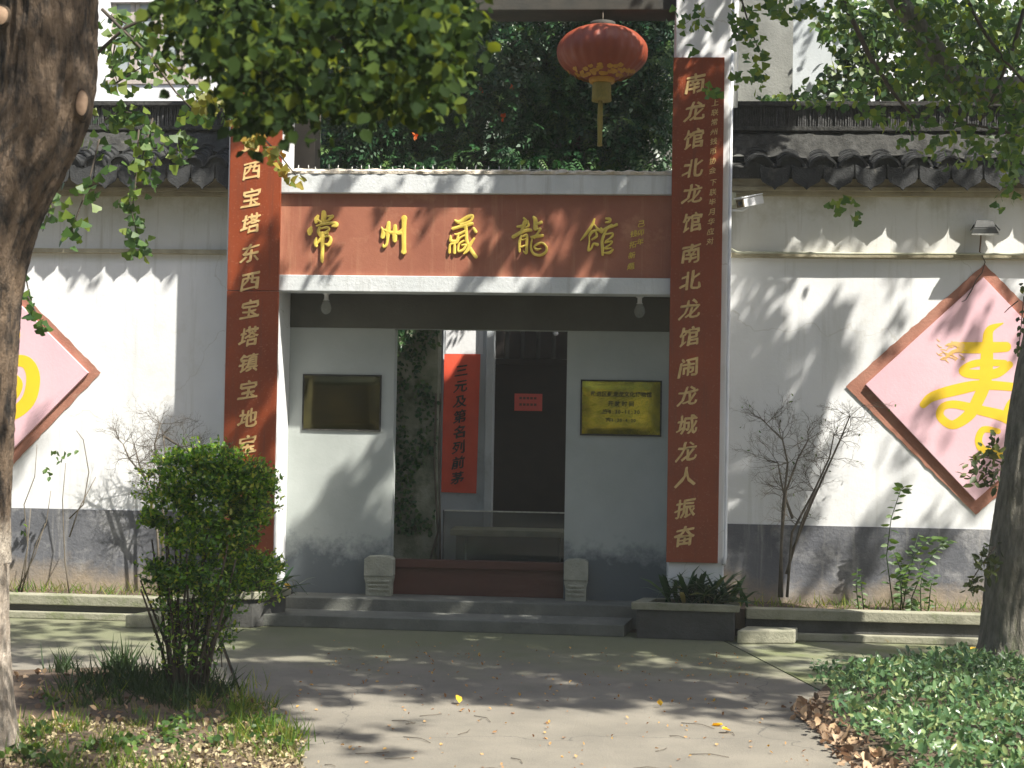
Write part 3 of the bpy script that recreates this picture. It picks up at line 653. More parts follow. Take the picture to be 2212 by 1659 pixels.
# ================================================================== SIGN BOARD
sgn = root('name_board', ((XL1+XR0)/2, .12, zl1), 'wide faded red board with five raised gold characters and a small gold inscription', 'sign')
sz0, sz1 = zl1+.002, zu0-.002; SY = .103
build('board_panel', rough_wall(XL1+.002, XR0-.002, sz0, sz1, SY, .02, .1, .0015), 'red', sgn)
CH = {
 (1070, 740, 7.54): [[(630,130,120),(630,250,140),(600,420,110)],[(470,230,80),(430,310,120),(420,390,80)],[(470,330,60),(560,400,70)],[(860,230,90),(760,330,70),(650,380,30)],[(740,230,50),(850,225,60)],
   [(290,530,60),(260,620,150),(250,700,100)],[(440,490,40),(620,440,70),(900,410,90),(960,460,130),(860,500,50)],[(520,540,70),(490,650,90),(570,760,110)],[(560,560,40),(720,530,70),(770,580,60),(690,670,80),(600,700,90)],[(640,700,60),(730,690,60)],
   [(430,820,50),(410,930,90),(430,1020,90)],[(460,960,50),(560,840,90),(640,790,60),(780,770,60),(820,870,80),(760,990,100),(670,980,50)],[(590,700,120),(600,850,110),(600,1100,85),(585,1400,80),(590,1470,40)]],
 (1320, 750, 9.22): [[(360,550,40),(420,700,120),(400,860,140)],[(600,400,110),(570,700,160),(560,950,90),(520,1130,80),(430,1190,90),(410,1110,40)],[(480,650,100),(640,720,120),(800,720,100)],[(810,510,120),(800,750,160),(800,980,140)],
   [(850,740,100),(960,700,90),(1050,600,60)],[(900,760,90),(1080,740,120)],[(1110,250,190),(1105,400,150),(1095,800,145),(1100,1250,140),(1095,1350,180)]],
 (1570, 740, 8.29): [[(430,380,70),(560,420,120),(800,270,110),(940,240,90),(900,370,70),(760,450,90),(600,500,80)],[(360,620,90),(560,560,90),(800,500,110),(930,470,90)],[(740,560,110),(760,800,90),(780,1000,100),(880,1220,110),(1040,1450,110)],
   [(700,700,70),(500,790,80),(420,780,40)],[(290,830,50),(310,980,110),(470,980,90),(520,800,60)],[(700,820,50),(560,900,60),(480,1020,70),(400,1060,60),(280,1100,60),(260,1320,80)],[(410,1080,70),(410,1330,90)],
   [(680,980,60),(560,1060,60),(520,1180,60),(530,1290,70),(680,1230,80),(740,1100,60),(640,1110,60)],[(990,910,60),(880,1080,90),(780,1270,90),(690,1360,50)],[(980,620,90),(1040,710,90)]],
 (1800, 750, 8.73): [[(580,240,70),(650,330,80),(560,470,110),(380,500,70)],[(590,350,90),(530,600,110)],[(700,330,60),(720,470,80),(640,520,60)],[(250,820,110),(450,700,110),(640,620,110),(800,610,90)],[(500,800,70),(450,950,90),(440,1150,80),(445,1270,80)],
   [(560,800,70),(670,770,80),(670,1000,90),(655,1320,80),(560,1260,30)],[(520,920,40),(640,890,40)],[(510,1130,60),(620,1090,50)],[(880,210,80),(940,300,130),(940,560,140)],[(980,420,60),(1120,370,100)],[(950,600,60),(1100,570,60),(1000,720,60),(900,850,80)],
   [(820,830,80),(1000,800,110),(1160,780,90)],[(830,900,50),(800,1150,70),(880,1340,80),(1080,1390,80),(1260,1290,80),(1280,1130,70),(1150,1010,70),(990,1050,70),(900,1130,50),(980,1210,80),(1100,1190,50)]],
 (2050, 750, 8.73): [[(590,270,60),(520,450,90),(330,720,90),(160,930,30)],[(590,430,40),(680,560,80),(820,660,110),(800,560,80)],[(820,640,80),(930,560,70),(1130,450,70)],[(950,250,60),(1070,270,100),(1050,350,80),(940,370,50)],[(440,780,80),(520,660,90),(660,620,60)],
   [(640,690,60),(660,800,80),(520,900,60)],[(430,830,50),(430,1000,50),(400,1230,80),(490,1180,60),(560,1040,70),(680,1060,100)],[(1280,440,90),(1150,500,70),(980,580,60),(880,780,90),(830,950,90),(840,1150,100),(845,1370,80)],
   [(960,740,50),(1150,710,60),(1130,820,70),(930,960,40)],[(920,1000,50),(1130,960,60),(1100,1040,50),(930,1160,60),(950,1190,60),(1120,1170,40)],[(1160,1220,60),(1060,1310,90),(900,1320,50)]],
}
K = PW/3648
for (ox, oy, s), sts in CH.items():
    def tf(px, py, ox=ox, oy=oy, s=s):
        q = G((ox+px/s)*K, (oy+py/s)*K, .09); return q[0], q[2]
    build('character', brushwork(sts, tf, SY-.006, 1, .014), 'gold', sgn)
def small_col(s, u0, v0, u1, v1, y, size, parent, m='goldpaint', thick=.003, nm='small_character', off=.02):
    n = len(s)
    for i, c in enumerate(s):
        if c == ' ': continue
        t = i/(n-1); q = G(u0+(u1-u0)*t, v0+(v1-v0)*t, y)
        build(nm, write(c, q[0], y, q[2], size, thick, True, off, seed=i+int(u0)), m, parent)
small_col('己卯年', 1386, 483, 1383, 522, SY-.004, .062, sgn, 'gold')
small_col('钱拓新题', 1369, 505, 1363, 575, SY-.004, .062, sgn, 'gold')

# ================================================================== COUPLET BOARDS
def board(uvL0, uvL1, uvR0, uvR1, lab, seam=None):
    """four pixel corners -> upright plank"""
    x0 = (GX(*uvL0, 0)+GX(*uvL1, 0))/2; x1 = (GX(*uvR0, 0)+GX(*uvR1, 0))/2
    z1 = GZ(*uvL0, 0); z0 = GZ(*uvL1, 0)
    t = root('couplet_board', ((x0+x1)/2, .0, z0), lab, 'sign board', 'couplet boards on the gate pillars')
    if seam: zs = GZ(*seam, 0); build('plank', bx(x0, x1, -.004, .028, z0, zs-.002), 'board', t, .004); build('plank', bx(x0, x1, -.004, .028, zs+.002, z1), 'board', t, .004)
    else: build('plank', bx(x0, x1, -.004, .028, z0, z1), 'board', t, .004)
    return t, x0, x1
bL, a0, a1 = board((498, 124), (481, 1215), (612, 124), (590, 1215), 'tall red-brown board with gold characters on the left pillar, top in sun', (540, 628))
bR, b0, b1 = board((1457, 124), (1437, 1214), (1565, 124), (1551, 1214), 'tall red-brown board with gold characters on the right pillar, mostly in shade')
def charcol(s, vs_, u_top, u_bot, size, parent):
    for i, (c, v) in enumerate(zip(s, vs_)):
        u = u_top+(u_bot-u_top)*(v-120)/1080; q = G(u, v, -.004)
        build('character', write(c, q[0], -.0045, q[2], size, .004, True, .030, seed=i+len(s)), 'goldpaint', parent)
charcol('塔西宝塔东西宝塔镇宝地宝', [312, 367, 427, 482, 547, 607, 667, 727, 783, 842, 903, 960], 548, 531, .178, bL)
charcol('腾', [1140], 546, 528, .15, bL)
charcol('南龙馆北龙馆南北龙馆闹龙城龙人振奋', [180, 240, 300, 362, 418, 480, 547, 605, 668, 727, 793, 855, 917, 975, 1030, 1098, 1158], 1503, 1478, .178, bR)
small_col('上联常州钱币协会', 1545, 222, 1539, 368, -.0045, .062, bR)
small_col('下联毕月华应对', 1541, 394, 1534, 521, -.0045, .062, bR)

# ================================================================== PIPES, CAMERA, LAMP
px_ = GX(1572, 250, .0)
mb = MB().tube([(px_+.03, .05, 6.0), (px_+.03, .05, GZ(1553, 1200, .05)), (px_+.02, .0, GZ(1553, 1213, .05)-.02)], .018, 10); tag(build('drain_pipe', mb, 'pipe'), 'straight white pipe running down the right edge of the right pillar', 'pipe')
mb = MB().tube([(GX(1590, 0, .3), .3, 6.0), (GX(1586, 235, .3), .3, GZ(1586, 232, .3))], .03, 10); tag(build('vertical_pipe', mb, 'pipe'), 'short thicker white pipe ending above the tiled ridge beside the right pillar', 'pipe')
ycn = YW-.035
pts = [G(1579, 452, ycn), G(1573, 520, ycn), G(1577, 536, ycn), G(1592, 545, ycn-.04), G(1700, 546, ycn-.045)]
q = [tuple(p) for p in pts]; zz = q[-1][2]
q += [(q[-1][0]+k*.5, ycn-.045, zz-.004*math.sin(k*1.3)) for k in range(1, 8)]
tag(build('conduit', MB().tube(q, .011, 8), 'pipeold'), 'thin stained conduit bending under the ledge and running along the right wall', 'pipe')
cc = root('security_camera', G(1590, 440, .30), 'white box security camera with rusty face under the right eaves', 'security camera')
y = .28; 
A = [G(1602, 429, y-.05), G(1611, 414, y-.05)]
# housing as a skewed box pointing left-down toward the viewer
c0 = G(1598, 440, .16); dirv = np.array([.62, .52, .20]); dirv /= np.linalg.norm(dirv); side = np.cross(dirv, [0, 0, 1]); side /= np.linalg.norm(side); up = np.cross(side, dirv)
def skbox(mb, c, L, wd, h, o0=0):
    vs = []
    for a in (o0, o0+L):
        for s, t in ((-1, -1), (1, -1), (1, 1), (-1, 1)): vs.append(c+dirv*a+side*s*wd/2+up*t*h/2)
    return mb.add(vs, [(0, 1, 2, 3), (7, 6, 5, 4), (0, 4, 5, 1), (1, 5, 6, 2), (2, 6, 7, 3), (3, 7, 4, 0)])
build('camera_body', skbox(MB(), c0, .24, .085, .075, .012), 'pipe', cc, .006)
build('camera_face', skbox(MB(), c0, .011, .08, .07, 0), 'rust', cc)
build('sun_shield', skbox(MB(), c0+up*.048, .27, .10, .012, -.02), 'pipe', cc, .004)
build('lens', MB().tube([c0-dirv*.004, c0+dirv*.002], .022, 12), 'lens', cc)
jb = [GX(1569, 430, .40), GX(1589, 430, .40), GZ(1580, 448, .40), GZ(1580, 418, .40)]
build('bracket', MB().tube([G(1570, 454, .3), G(1604, 455, .22), c0+dirv*.1-up*.04], .010, 8), 'pipe', cc)
tag(build('junction_box', bx(jb[0], jb[1], .34, .42, jb[2], jb[3]), 'pipeold', bevel=.006), 'beige junction box beside the security camera', 'junction box')
# flood lamp on the right wall
lm = root('flood_lamp', G(2127, 505, .30), 'small dark flood lamp standing on the ledge of the right wall, above the pink diamond', 'lamp')
def fr(u, v, yy): return G(u, v, yy)
mb = MB().add([fr(2098, 504, .22), fr(2158, 504, .22), fr(2152, 493, .22), fr(2103, 493, .22), fr(2101, 506, .40), fr(2156, 506, .40), fr(2147, 486, .40), fr(2107, 486, .40)], [(0, 1, 2, 3), (1, 5, 6, 2), (4, 0, 3, 7), (3, 2, 6, 7), (5, 4, 7, 6), (4, 5, 1, 0)]); build('lamp_housing', mb, 'metalgrey', lm, .004)
mb = MB().add([fr(2105, 491, .24), fr(2150, 491, .24), fr(2145, 476, .30), fr(2109, 475, .30), fr(2106, 491, .41), fr(2149, 491, .41), fr(2145, 477, .41), fr(2109, 476, .41)], [(0, 1, 2, 3), (1, 5, 6, 2), (4, 0, 3, 7), (3, 2, 6, 7), (5, 4, 7, 6), (4, 5, 1, 0)]); build('lamp_back', mb, 'metalgrey', lm, .003)
build('lamp_rim', bx(GX(2099, 506, .215), GX(2158, 506, .215), .205, .225, GZ(2127, 508, .21), GZ(2127, 504.5, .21)), 'metallight', lm)
for (a, b, c) in ((2104, 493, 2097), (2150, 490, 2160)):
    build('lamp_arm', MB().tube([fr(a, 486, .35), fr(c, 497, .3)], .006, 6), 'metalgrey', lm)
build('lamp_stem', MB().tube([fr(2119, 507, .38), fr(2118, 525, .40), fr(2116, 545, .40)], [.006, .007, .006], 6), 'red_leafy', lm)
cw = MB().tube([fr(2118, 545, .37), fr(2128, 566, .40), fr(2121, 590, .39), fr(2110, 602, .41), fr(2100, 625, .40), fr(2086, 648, .41), fr(2078, 652, .41), fr(2076, 643, .42)], .0045, 6)
tag(build('cable', cw, 'twig'), 'thin dark cable hanging from the ledge over the top of the pink diamond', 'cable')

# ================================================================== DIAMOND PANELS
def diamond(outer, inner, lab, strokes, tfp, flames=None):
    o = [G(u, v, YW-.008) for u, v in outer]; i = [G(u, v, YW-.03) for u, v in inner]
    c = np.mean(o, axis=0); t = root('diamond_panel', (c[0], YW, o[2][2]), lab, 'wall panel', 'pink diamond panels on the walls')
    # band with a hand-painted ragged edge, outer = L,T,R,B
    vs = []; N = 40
    for a in range(4):
        p, q_ = o[a], o[(a+1) % 4]; r, s_ = i[a], i[(a+1) % 4]
        for k in range(N):
            m_ = p+(q_-p)*k/N; d = m_-c; d /= np.linalg.norm(d)
            m_ = m_+d*(.010*noise.noise(Vector((m_[0]*12, m_[2]*12, 4)))+.004*random.uniform(-1, 1)); n_ = r+(s_-r)*k/N
            vs += [(m_[0], YW-.009, m_[2]), (n_[0], YW-.009, n_[2])]
    n = 4*N; mb = MB().add(vs, [(2*k, 2*k+1, 2*((k+1) % n)+1, 2*((k+1) % n)) for k in range(n)]); 
    mb.add([(x, YW+.01, z) for x, y_, z in vs[::2]], [(k, (k+1) % n, (k+1) % n, k) for k in range(0)])
    build('painted_band', mb, 'frame', t)
    build('pink_panel', MB().prism([(p[0], YW-.042, p[2]) for p in i], (0, .034, 0)), 'pink', t, .003)
    build('character', brushwork(strokes, tfp, YW-.0422, 1, .0012), 'yellow', t)
    if flames:
        build('flame_ornament', brushwork(flames, tfp, YW-.0422, 1, .0010), 'yellowthin', t)
    return t
def tfR(px, py): q = G((3000+px/1.728)*K, (900+py/1.728)*K, YW-.043); return q[0], q[2]
SH = [[(990,435,8),(910,475,50),(895,560,68),(890,680,80),(880,800,75),(840,900,75),(780,1000,70),(680,1060,55),(605,1010,50),(620,950,45),(700,935,50),(850,970,60),(1000,1010,70),(1120,1080,80)],
  [(740,585,70),(870,585,70),(1010,580,62)],[(1030,690,45),(940,745,60),(780,745,55),(740,720,40),(830,680,45),(1000,680,40)],[(500,935,45),(560,885,60),(720,840,70),(870,815,60),(1090,830,50)],
  [(1090,900,50),(1040,930,50),(1010,1000,50)],[(960,1100,35),(870,1090,42),(840,1160,45),(880,1220,50),(1010,1240,60),(1100,1180,50),(1120,1100,50)]]
FLm = []
random.seed(5)
for k in range(34):
    a = random.uniform(600, 740); b_ = random.uniform(540, 665); L = random.uniform(18, 44); th = random.uniform(-.9, .7)+(math.pi if random.random() < .45 else 0)
    FLm.append([(a, b_, 5), (a+L*.5*math.cos(th), b_+L*.5*math.sin(th)+random.uniform(-6, 6), 6), (a+L*math.cos(th), b_+L*math.sin(th), 2)])
FLm += [[(650, 570, 10), (690, 560, 26), (735, 575, 40)], [(640, 640, 8), (680, 610, 20), (730, 600, 26)]]
diamond([(1826, 835), (2127, 570), (2409, 852), (2108, 1112)], [(1870, 831), (2124, 599), (2364, 850), (2107, 1081)],
        'pink diamond panel with a large yellow brush character, right wall beside the tree', SH, tfR, FLm)
def tfL(px, py): q = G(px/1.819*K, (912+py/1.819)*K, YW-.043); return q[0], q[2]
FU = [[(100,450,40),(108,510,46),(96,570,46)],[(-120,560,60),(0,540,60),(60,520,50)],[(-40,700,60),(60,680,70),(170,690,80),(215,790,90),(180,940,90),(60,1030,80),(-60,1000,60)],[(70,760,30),(118,830,60),(80,925,40),(-20,930,40)],[(-300,600,60),(-220,760,70),(-260,960,60)],[(-340,760,60),(-180,700,60)]]
diamond([(-345, 800), (-62, 522), (218, 805), (-62, 1098)], [(-312, 800), (-62, 552), (191, 805), (-62, 1062)],
        'pink diamond panel with yellow brushwork, left wall, half hidden by the big trunk', FU, tfL)

# ================================================================== PORCH THINGS
def plaque(u0, v0, u1, v1, m, lab, text=False):
    y = YB-.02; X0, X1, Z0, Z1p = GX(u0, v0, y), GX(u1, v0, y), GZ(u0, v1, y), GZ(u0, v0, y)
    t = root('wall_plaque', ((X0+X1)/2, y, Z0), lab, 'plaque', 'brass plaques on the porch wall')
    # domed sheet
    mb = MB(); vs = []; nx, nz = 24, 16
    for j in range(nz+1):
        for i in range(nx+1):
            a, b = i/nx, j/nz; e_ = min(a, 1-a)*2; f_ = min(b, 1-b)*2
            dep = .028*min(1, e_*5)*min(1, f_*4)+.006*noise.noise(Vector((a*2.5+X0*3, b*2, 1)))
            vs.append((X0+(X1-X0)*a, YB-.012-dep, Z0+(Z1p-Z0)*b))
    mb.add(vs, [(j*(nx+1)+i, j*(nx+1)+i+1, (j+1)*(nx+1)+i+1, (j+1)*(nx+1)+i) for j in range(nz) for i in range(nx)]); mb.smooth = True
    build('plaque_sheet', mb, m, t)
    f = MB(); e = .014
    f.box(X0-e, X1+e, YB-.014, YB-.004, Z0-e, Z0).box(X0-e, X1+e, YB-.014, YB-.004, Z1p, Z1p+e).box(X0-e, X0, YB-.014, YB-.004, Z0, Z1p).box(X1, X1+e, YB-.014, YB-.004, Z0, Z1p)
    build('plaque_edge', f, 'mortar', t)
    if text:
        xc = (X0+X1)/2; yy = YB-.047
        for s, z, sz in (('武进区藏龙龙文化博物馆', .76, .050), ('开 放 时 间', .58, .050), ('上午8:30-11:30', .43, .046), ('下午1:30-4:30', .27, .040)):
            build('lettering', text_line(s, xc+.0, yy, Z0+(Z1p-Z0)*z, sz, .62 if ':' in s or ' ' in s else 1.0, offset=.02), 'ink', t)['kind'] = 'stuff'
plaque(1258, 823, 1427, 937, 'brass', 'polished yellow brass plaque with opening hours, right side of the porch', True)
plaque(657, 811, 821, 926, 'brassdark', 'dark tarnished brass plaque on the left side of the porch')
def bulb(u, v, lab):
    p = G(u, v, .33); zt = zl0+.02
    t = root('hanging_bulb', (p[0], .33, zt), lab, 'lamp', 'bulbs under the porch ceiling')
    build('lamp_base', MB().lathe([(.045, 0), (.045, -.012), (.02, -.03), (.02, -.07), (.03, -.08)], (p[0], .33, zt), 16), 'pipe', t)
    build('glass_globe', MB().lathe([(.012, -.075), (.03, -.09), (.045, -.12), (.05, -.15), (.042, -.18), (.022, -.2), (.004, -.205)], (p[0], .33, zt), 16), 'bulb', t)
bulb(705, 640, 'round glass bulb hanging at the left end of the porch ceiling')
bulb(1382, 648, 'round glass bulb hanging at the right end of the porch ceiling')

# courtyard behind the doorway
YC = 2.4
cw_ = root('courtyard_wall', (0, YC, 0), 'dim courtyard wall behind the doorway, overgrown with vine above', 'wall')
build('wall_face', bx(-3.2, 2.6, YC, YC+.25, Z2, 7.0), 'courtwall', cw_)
tag(build('courtyard_floor', bx(-3.2, 2.6, .77, YC+.0, -.02, .195), 'stepc'), kind='structure')
# plinth pilaster at the left behind the gate (brown) and its light neighbour
X0, X1 = GX(641, 330, .95), GX(680, 330, .95)
tag(build('brown_pier', bx(X0-.15, X1, .95, 1.2, 0, 7.0), 'pilaster', bevel=.006), 'plain grey-brown pier rising behind the left pillar of the gate', 'pillar')
# mossy pillar
yp = 1.35
X0, X1 = GX(845, 900, yp)-.1, GX(944, 900, yp)
mp = root('mossy_pillar', ((X0+X1)/2, yp, Z2), 'mossy rendered pillar covered with creeper, just inside the doorway', 'pillar')
build('pillar_shaft', rough_wall(X0, X1, Z2, 3.0, yp, .25, .06, .012), 'mossy', mp)
n = 1700; P_ = np.stack([rng.uniform(X0, X1, n), np.full(n, yp-.02)-rng.random(n)*.03, rng.uniform(.7, 2.75, n)], 1)
keep = np.array([noise.noise(Vector((p[0]*5, p[2]*2.2, 1)))+.12+(.25 if p[0] < (X0+X1)/2 else 0) > .05 for p in P_]); leaves('creeper_leaf', 'broad', P_[keep], rng.uniform(.03, .055, keep.sum()), 'vine', mp)
mb = MB()
for (a, b, c) in ((946, 1205, 938), (951, 1208, 948)):
    mb.tube([G(a-18 if a == 946 else a, 1212, yp-.05), G(a, 1150, yp-.05), G(c, 1000, yp-.05), G(c+4, 850, yp-.05)], .010, 6)
build('creeper_stem', mb, 'drytwig', mp)
# white panel + banner + door frame + door
yb = 2.2
def q_(u0, v0, u1, v1, yy, th): return bx(GX(u0, v1, yy), GX(u1, v1, yy), yy, yy+th, GZ(u0, v1, yy), GZ(u0, v0, yy))
tag(build('white_pier', q_(948, 640, 1045, 1240, yb, .18), 'greywall', bevel=.004), 'flat grey-white pier inside the courtyard carrying the red banner', 'pillar')
tag(build('paper_strip', MB().add([G(963, 712, yb-.006), G(1044, 712, yb-.006), G(1043, 765, yb-.006), G(962, 764, yb-.006)], [(0, 3, 2, 1)]), 'white'), 'torn white paper strip above the red banner', 'paper')
bn = root('paper_banner', G(995, 1065, yb-.02), 'bright red vertical paper banner with black brush characters inside the doorway', 'banner')
vs = []; nx, nz = 12, 46
c4 = [np.array(G(*p, yb-.02)) for p in ((960, 765), (1038, 765), (1029, 1066), (953, 1063))]
for j in range(nz+1):
    for i in range(nx+1):
        a, b = i/nx, j/nz; p = (c4[0]*(1-a)+c4[1]*a)*(1-b)+(c4[3]*(1-a)+c4[2]*a)*b
        vs.append((p[0], p[1]-.012*abs(noise.noise(Vector((a*2.2, b*7, 3))))-.005*noise.noise(Vector((a*7-b*6, b*12, 5))), p[2]))
mb = MB().add(vs, [(j*(nx+1)+i, (j+1)*(nx+1)+i, (j+1)*(nx+1)+i+1, j*(nx+1)+i+1) for j in range(nz) for i in range(nx)]); mb.smooth = True
build('paper_sheet', mb, 'banner', bn)
for i, c in enumerate('三元及第名列前茅'):
    q = G(997-1.2*i, 800+i*33.2, yb-.04); build('character', write(c, q[0], yb-.038, q[2], .135, .002, True, .030, seed=i+40, narrow=1.0), 'ink', bn)
tag(build('pale_door_frame', q_(1042, 640, 1058, 1240, 2.1, .25), 'greywall', bevel=.006), 'narrow grey door frame between the banner and the dark door', 'door frame')
dr = root('dark_door', G(1140, 1210, 2.3), 'almost black wooden door standing deep inside the courtyard', 'door')
xa, xb = GX(1059, 900, 2.3), GX(1262, 900, 2.3)
build('door_leaf', bx(xa, xb, 2.32, 2.38, Z2, 2.42), 'darkwood', dr)
for k in range(6):
    x = xa+(xb-xa)*(k+.5)/6; build('upper_board', bx(x-.06, x+.055, 2.30, 2.319, 2.44, 3.0), 'darkwood', dr)
build('door_rail', bx(xa, xb, 2.29, 2.319, 2.38, 2.435), 'darkwood', dr)
nt_ = root('paper_notice', G(1140, 886, 2.27), 'small pink notice stuck on the dark door', 'notice')
build('notice_sheet', q_(1111, 850, 1171, 887, 2.26, .003), 'banner', nt_).data.materials[0] = mat('pink_paper', (.62, .10, .08), (.55, .09, .07), 3, .7)
for v in (860, 874):
    q = G(1141, v, 2.258); mb = MB()
    for k in range(5): mb.box(q[0]-.09+k*.037, q[0]-.09+k*.037+.026, 2.2575, 2.2585, q[2]-.012, q[2]+.012)
    build('faded_print', mb, 'threshold', nt_)
tag(build('round_lamp', MB().lathe([(.004, -.026), (.018, -.02), (.026, 0), (.018, .02), (.004, .026)], G(1201, 720, 2.2), 16), 'pipe'), 'small round white lamp above the dark door', 'lamp')
# glass barrier and stone table
gb = root('glass_case', G(1090, 1212, 1.05), 'low case of grey glass with a thin bright top rail behind the threshold', 'glass case')
X0, X1 = GX(958, 1160, 1.0), dx1+.25; zt = GZ(1090, 1104, 1.0)
build('glass_pane', bx(X0, X1, 1.0, 1.006, Z2, zt-.012), 'glass', gb)
build('top_rail', bx(X0, X1, .992, 1.014, zt-.011, zt), 'metallight', gb)
build('end_post', bx(X0-.008, X0+.004, .990, 1.016, Z2, zt), 'metalgrey', gb)
tb = root('stone_table', G(1100, 1212, 1.45), 'long stone table top on thin metal legs behind the grey glass', 'table')
zt = GZ(1100, 1146, 1.3)
build('table_top', bx(GX(975, 1150, 1.4), 1.0, 1.3, 1.75, zt-.06, zt), 'slab', tb, .008)
build('table_base', bx(GX(985, 1150, 1.45), .98, 1.46, 1.74, Z2+.12, zt-.061), 'darkwood', tb)
for u in (1006, 1210): build('leg', MB().tube([G(u, 1150, 1.42)-np.array([0, 0, .06]), (GX(u, 1200, 1.42), 1.42, Z2)], .008, 8), 'metallight', tb)

# ================================================================== LANTERN
lc = G(1301, 114, .10); lc = np.array([lc[0], .10, lc[2]]); RL = .385; HL = .235
ln = root('paper_lantern', (lc[0], lc[1], lc[2]), 'large round red lantern with gold rim and long tassel hanging above the gate', 'lantern')
prof = []
for a in np.linspace(-78, 78, 27):
    prof.append((RL*math.cos(R_(a))**.9, HL*math.sin(R_(a))))
NB = 24; mb = MB(); vs = []
nseg = NB*4
for r, h in prof:
    for j in range(nseg):
        ph = j % 4; bul = (0, .012, .016, .012)[ph]*(r/RL)
        a = 2*math.pi*j/nseg; vs.append((lc[0]+(r+bul)*math.cos(a), lc[1]+(r+bul)*math.sin(a), lc[2]+h))
k = len(prof); mb.add(vs, [(i*nseg+j, i*nseg+(j+1) % nseg, (i+1)*nseg+(j+1) % nseg, (i+1)*nseg+j) for i in range(k-1) for j in range(nseg)]); mb.smooth = True
build('lantern_cloth', mb, 'lantern', ln)
for s, nm, m in ((1, 'top_cap', 'darkgate'), (-1, 'bottom_cap', 'fringe')):
    z = HL*math.sin(R_(78)); build(nm, MB().lathe([(.11, s*(z-.01)), (.115, s*(z+.0)), (.11, s*(z+.035)), (.07, s*(z+.04))], lc, 24), m, ln)
# gold cloud pattern band round the lower part
mb = MB(); random.seed(3)
for j in range(26):
    a0_ = 2*math.pi*j/26; 
    for k in range(5):
        th = -58+random.uniform(-12, 14); an = a0_+random.uniform(-.1, .1); r_ = RL*math.cos(R_(th))**.9+.018; h_ = HL*math.sin(R_(th))
        c_ = np.array([lc[0]+r_*math.cos(an), lc[1]+r_*math.sin(an), lc[2]+h_]); s_ = random.uniform(.018, .034)
        t1 = np.array([-math.sin(an), math.cos(an), 0]); t2 = np.array([math.cos(an)*.55, math.sin(an)*.55, .83])
        mb.add([c_+s_*(math.cos(q)*t1+math.sin(q)*t2*.8) for q in np.linspace(0, 2*math.pi, 8)[:-1]], [tuple(range(7))])
build('gold_clouds', mb, 'fringe', ln)['kind'] = 'stuff'
z0_ = lc[2]-HL*.978-.03
build('tassel_collar', MB().lathe([(.075, 0), (.082, -.02), (.085, -.14), (.088, -.165)], (lc[0], lc[1], z0_), 20), 'tassel', ln)
build('tassel', MB().lathe([(.018, -.165), (.022, -.20), (.024, -.3), (.020, -.52), (.024, -.56)], (lc[0]-.01, lc[1], z0_), 12), 'tassel', ln)
build('knot', MB().lathe([(.008, .02), (.022, 0), (.008, -.02)], (lc[0]-.01, lc[1], z0_-.2), 12), 'fringe', ln)
build('cord', MB().tube([(lc[0], lc[1], lc[2]+HL), (lc[0], lc[1]+.05, GZ(1200, 22, .12)+.02)], .006, 6), 'twig', ln)

# ================================================================== BACKGROUND BUILDINGS
# left: sunny white house with a wooden window
yh = 5.0
hs = root('white_house', (GX(330, 100, yh), yh, 0), 'sunlit white house with a weathered wooden window behind the left wall', 'house')
wx0, wx1, wz0, wz1 = GX(236, 100, yh), GX(440, 100, yh), GZ(330, 172, yh), 6.9
xh0, xh1 = -12, GX(600, 200, yh)
mb = MB().box(xh0, wx0, yh, yh+.3, 0, 9).box(wx1, xh1, yh, yh+.3, 0, 9).box(wx0, wx1, yh, yh+.3, 0, wz0).box(wx0, wx1, yh, yh+.3, wz1, 9); build('house_wall', mb, 'farwall', hs)
build('window_sill', bx(wx0-.05, wx1+.05, yh-.02, yh+.1, wz0-.06, wz0), 'oldwood', hs, .006)
for k in range(4):
    x0 = wx0+(wx1-wx0)*k/4+.004; x1 = wx0+(wx1-wx0)*(k+1)/4-.004
    wnd = put('window', None, hs) if False else bpy.data.objects.new('window', None)
    wnd.empty_display_size = .1; COL.objects.link(wnd); wnd.parent = hs; wnd.location = (0, 0, 0)
    fr_ = .055; mb = MB().box(x0, x0+fr_, yh+.05, yh+.1, wz0, wz1).box(x1-fr_, x1, yh+.05, yh+.1, wz0, wz1).box(x0+fr_, x1-fr_, yh+.052, yh+.098, wz0, wz0+.12).box(x0+fr_, x1-fr_, yh+.052, yh+.098, wz0+.78, wz0+.83)
    build('frame', mb, 'oldwood', wnd, .003)
    build('pane', bx(x0+fr_-.005, x1-fr_+.005, yh+.07, yh+.076, wz0+.1, wz1), 'pane', wnd)
build('eave', bx(xh0, xh1, yh-.35, yh-.05, GZ(300, 230, yh-.2)-.08, GZ(300, 226, yh-.2)), 'tile', hs)
# right: weathered wall of a neighbouring building, with a brighter further one
yr_ = 3.0
tag(build('neighbour_wall', rough_wall(GX(1560, 100, yr_), GX(1850, 100, yr_), 0, 8, yr_, .3, .3, .01), 'greywall'), 'weathered grey-white house wall behind the tiled ridge, right of the gateway', 'building')
tag(build('distant_house', bx(GX(1700, 100, 7), 14, 7.0, 7.3, 0, 9), 'farwall'), 'bright white house glimpsed between the leaves at the far right', 'house')

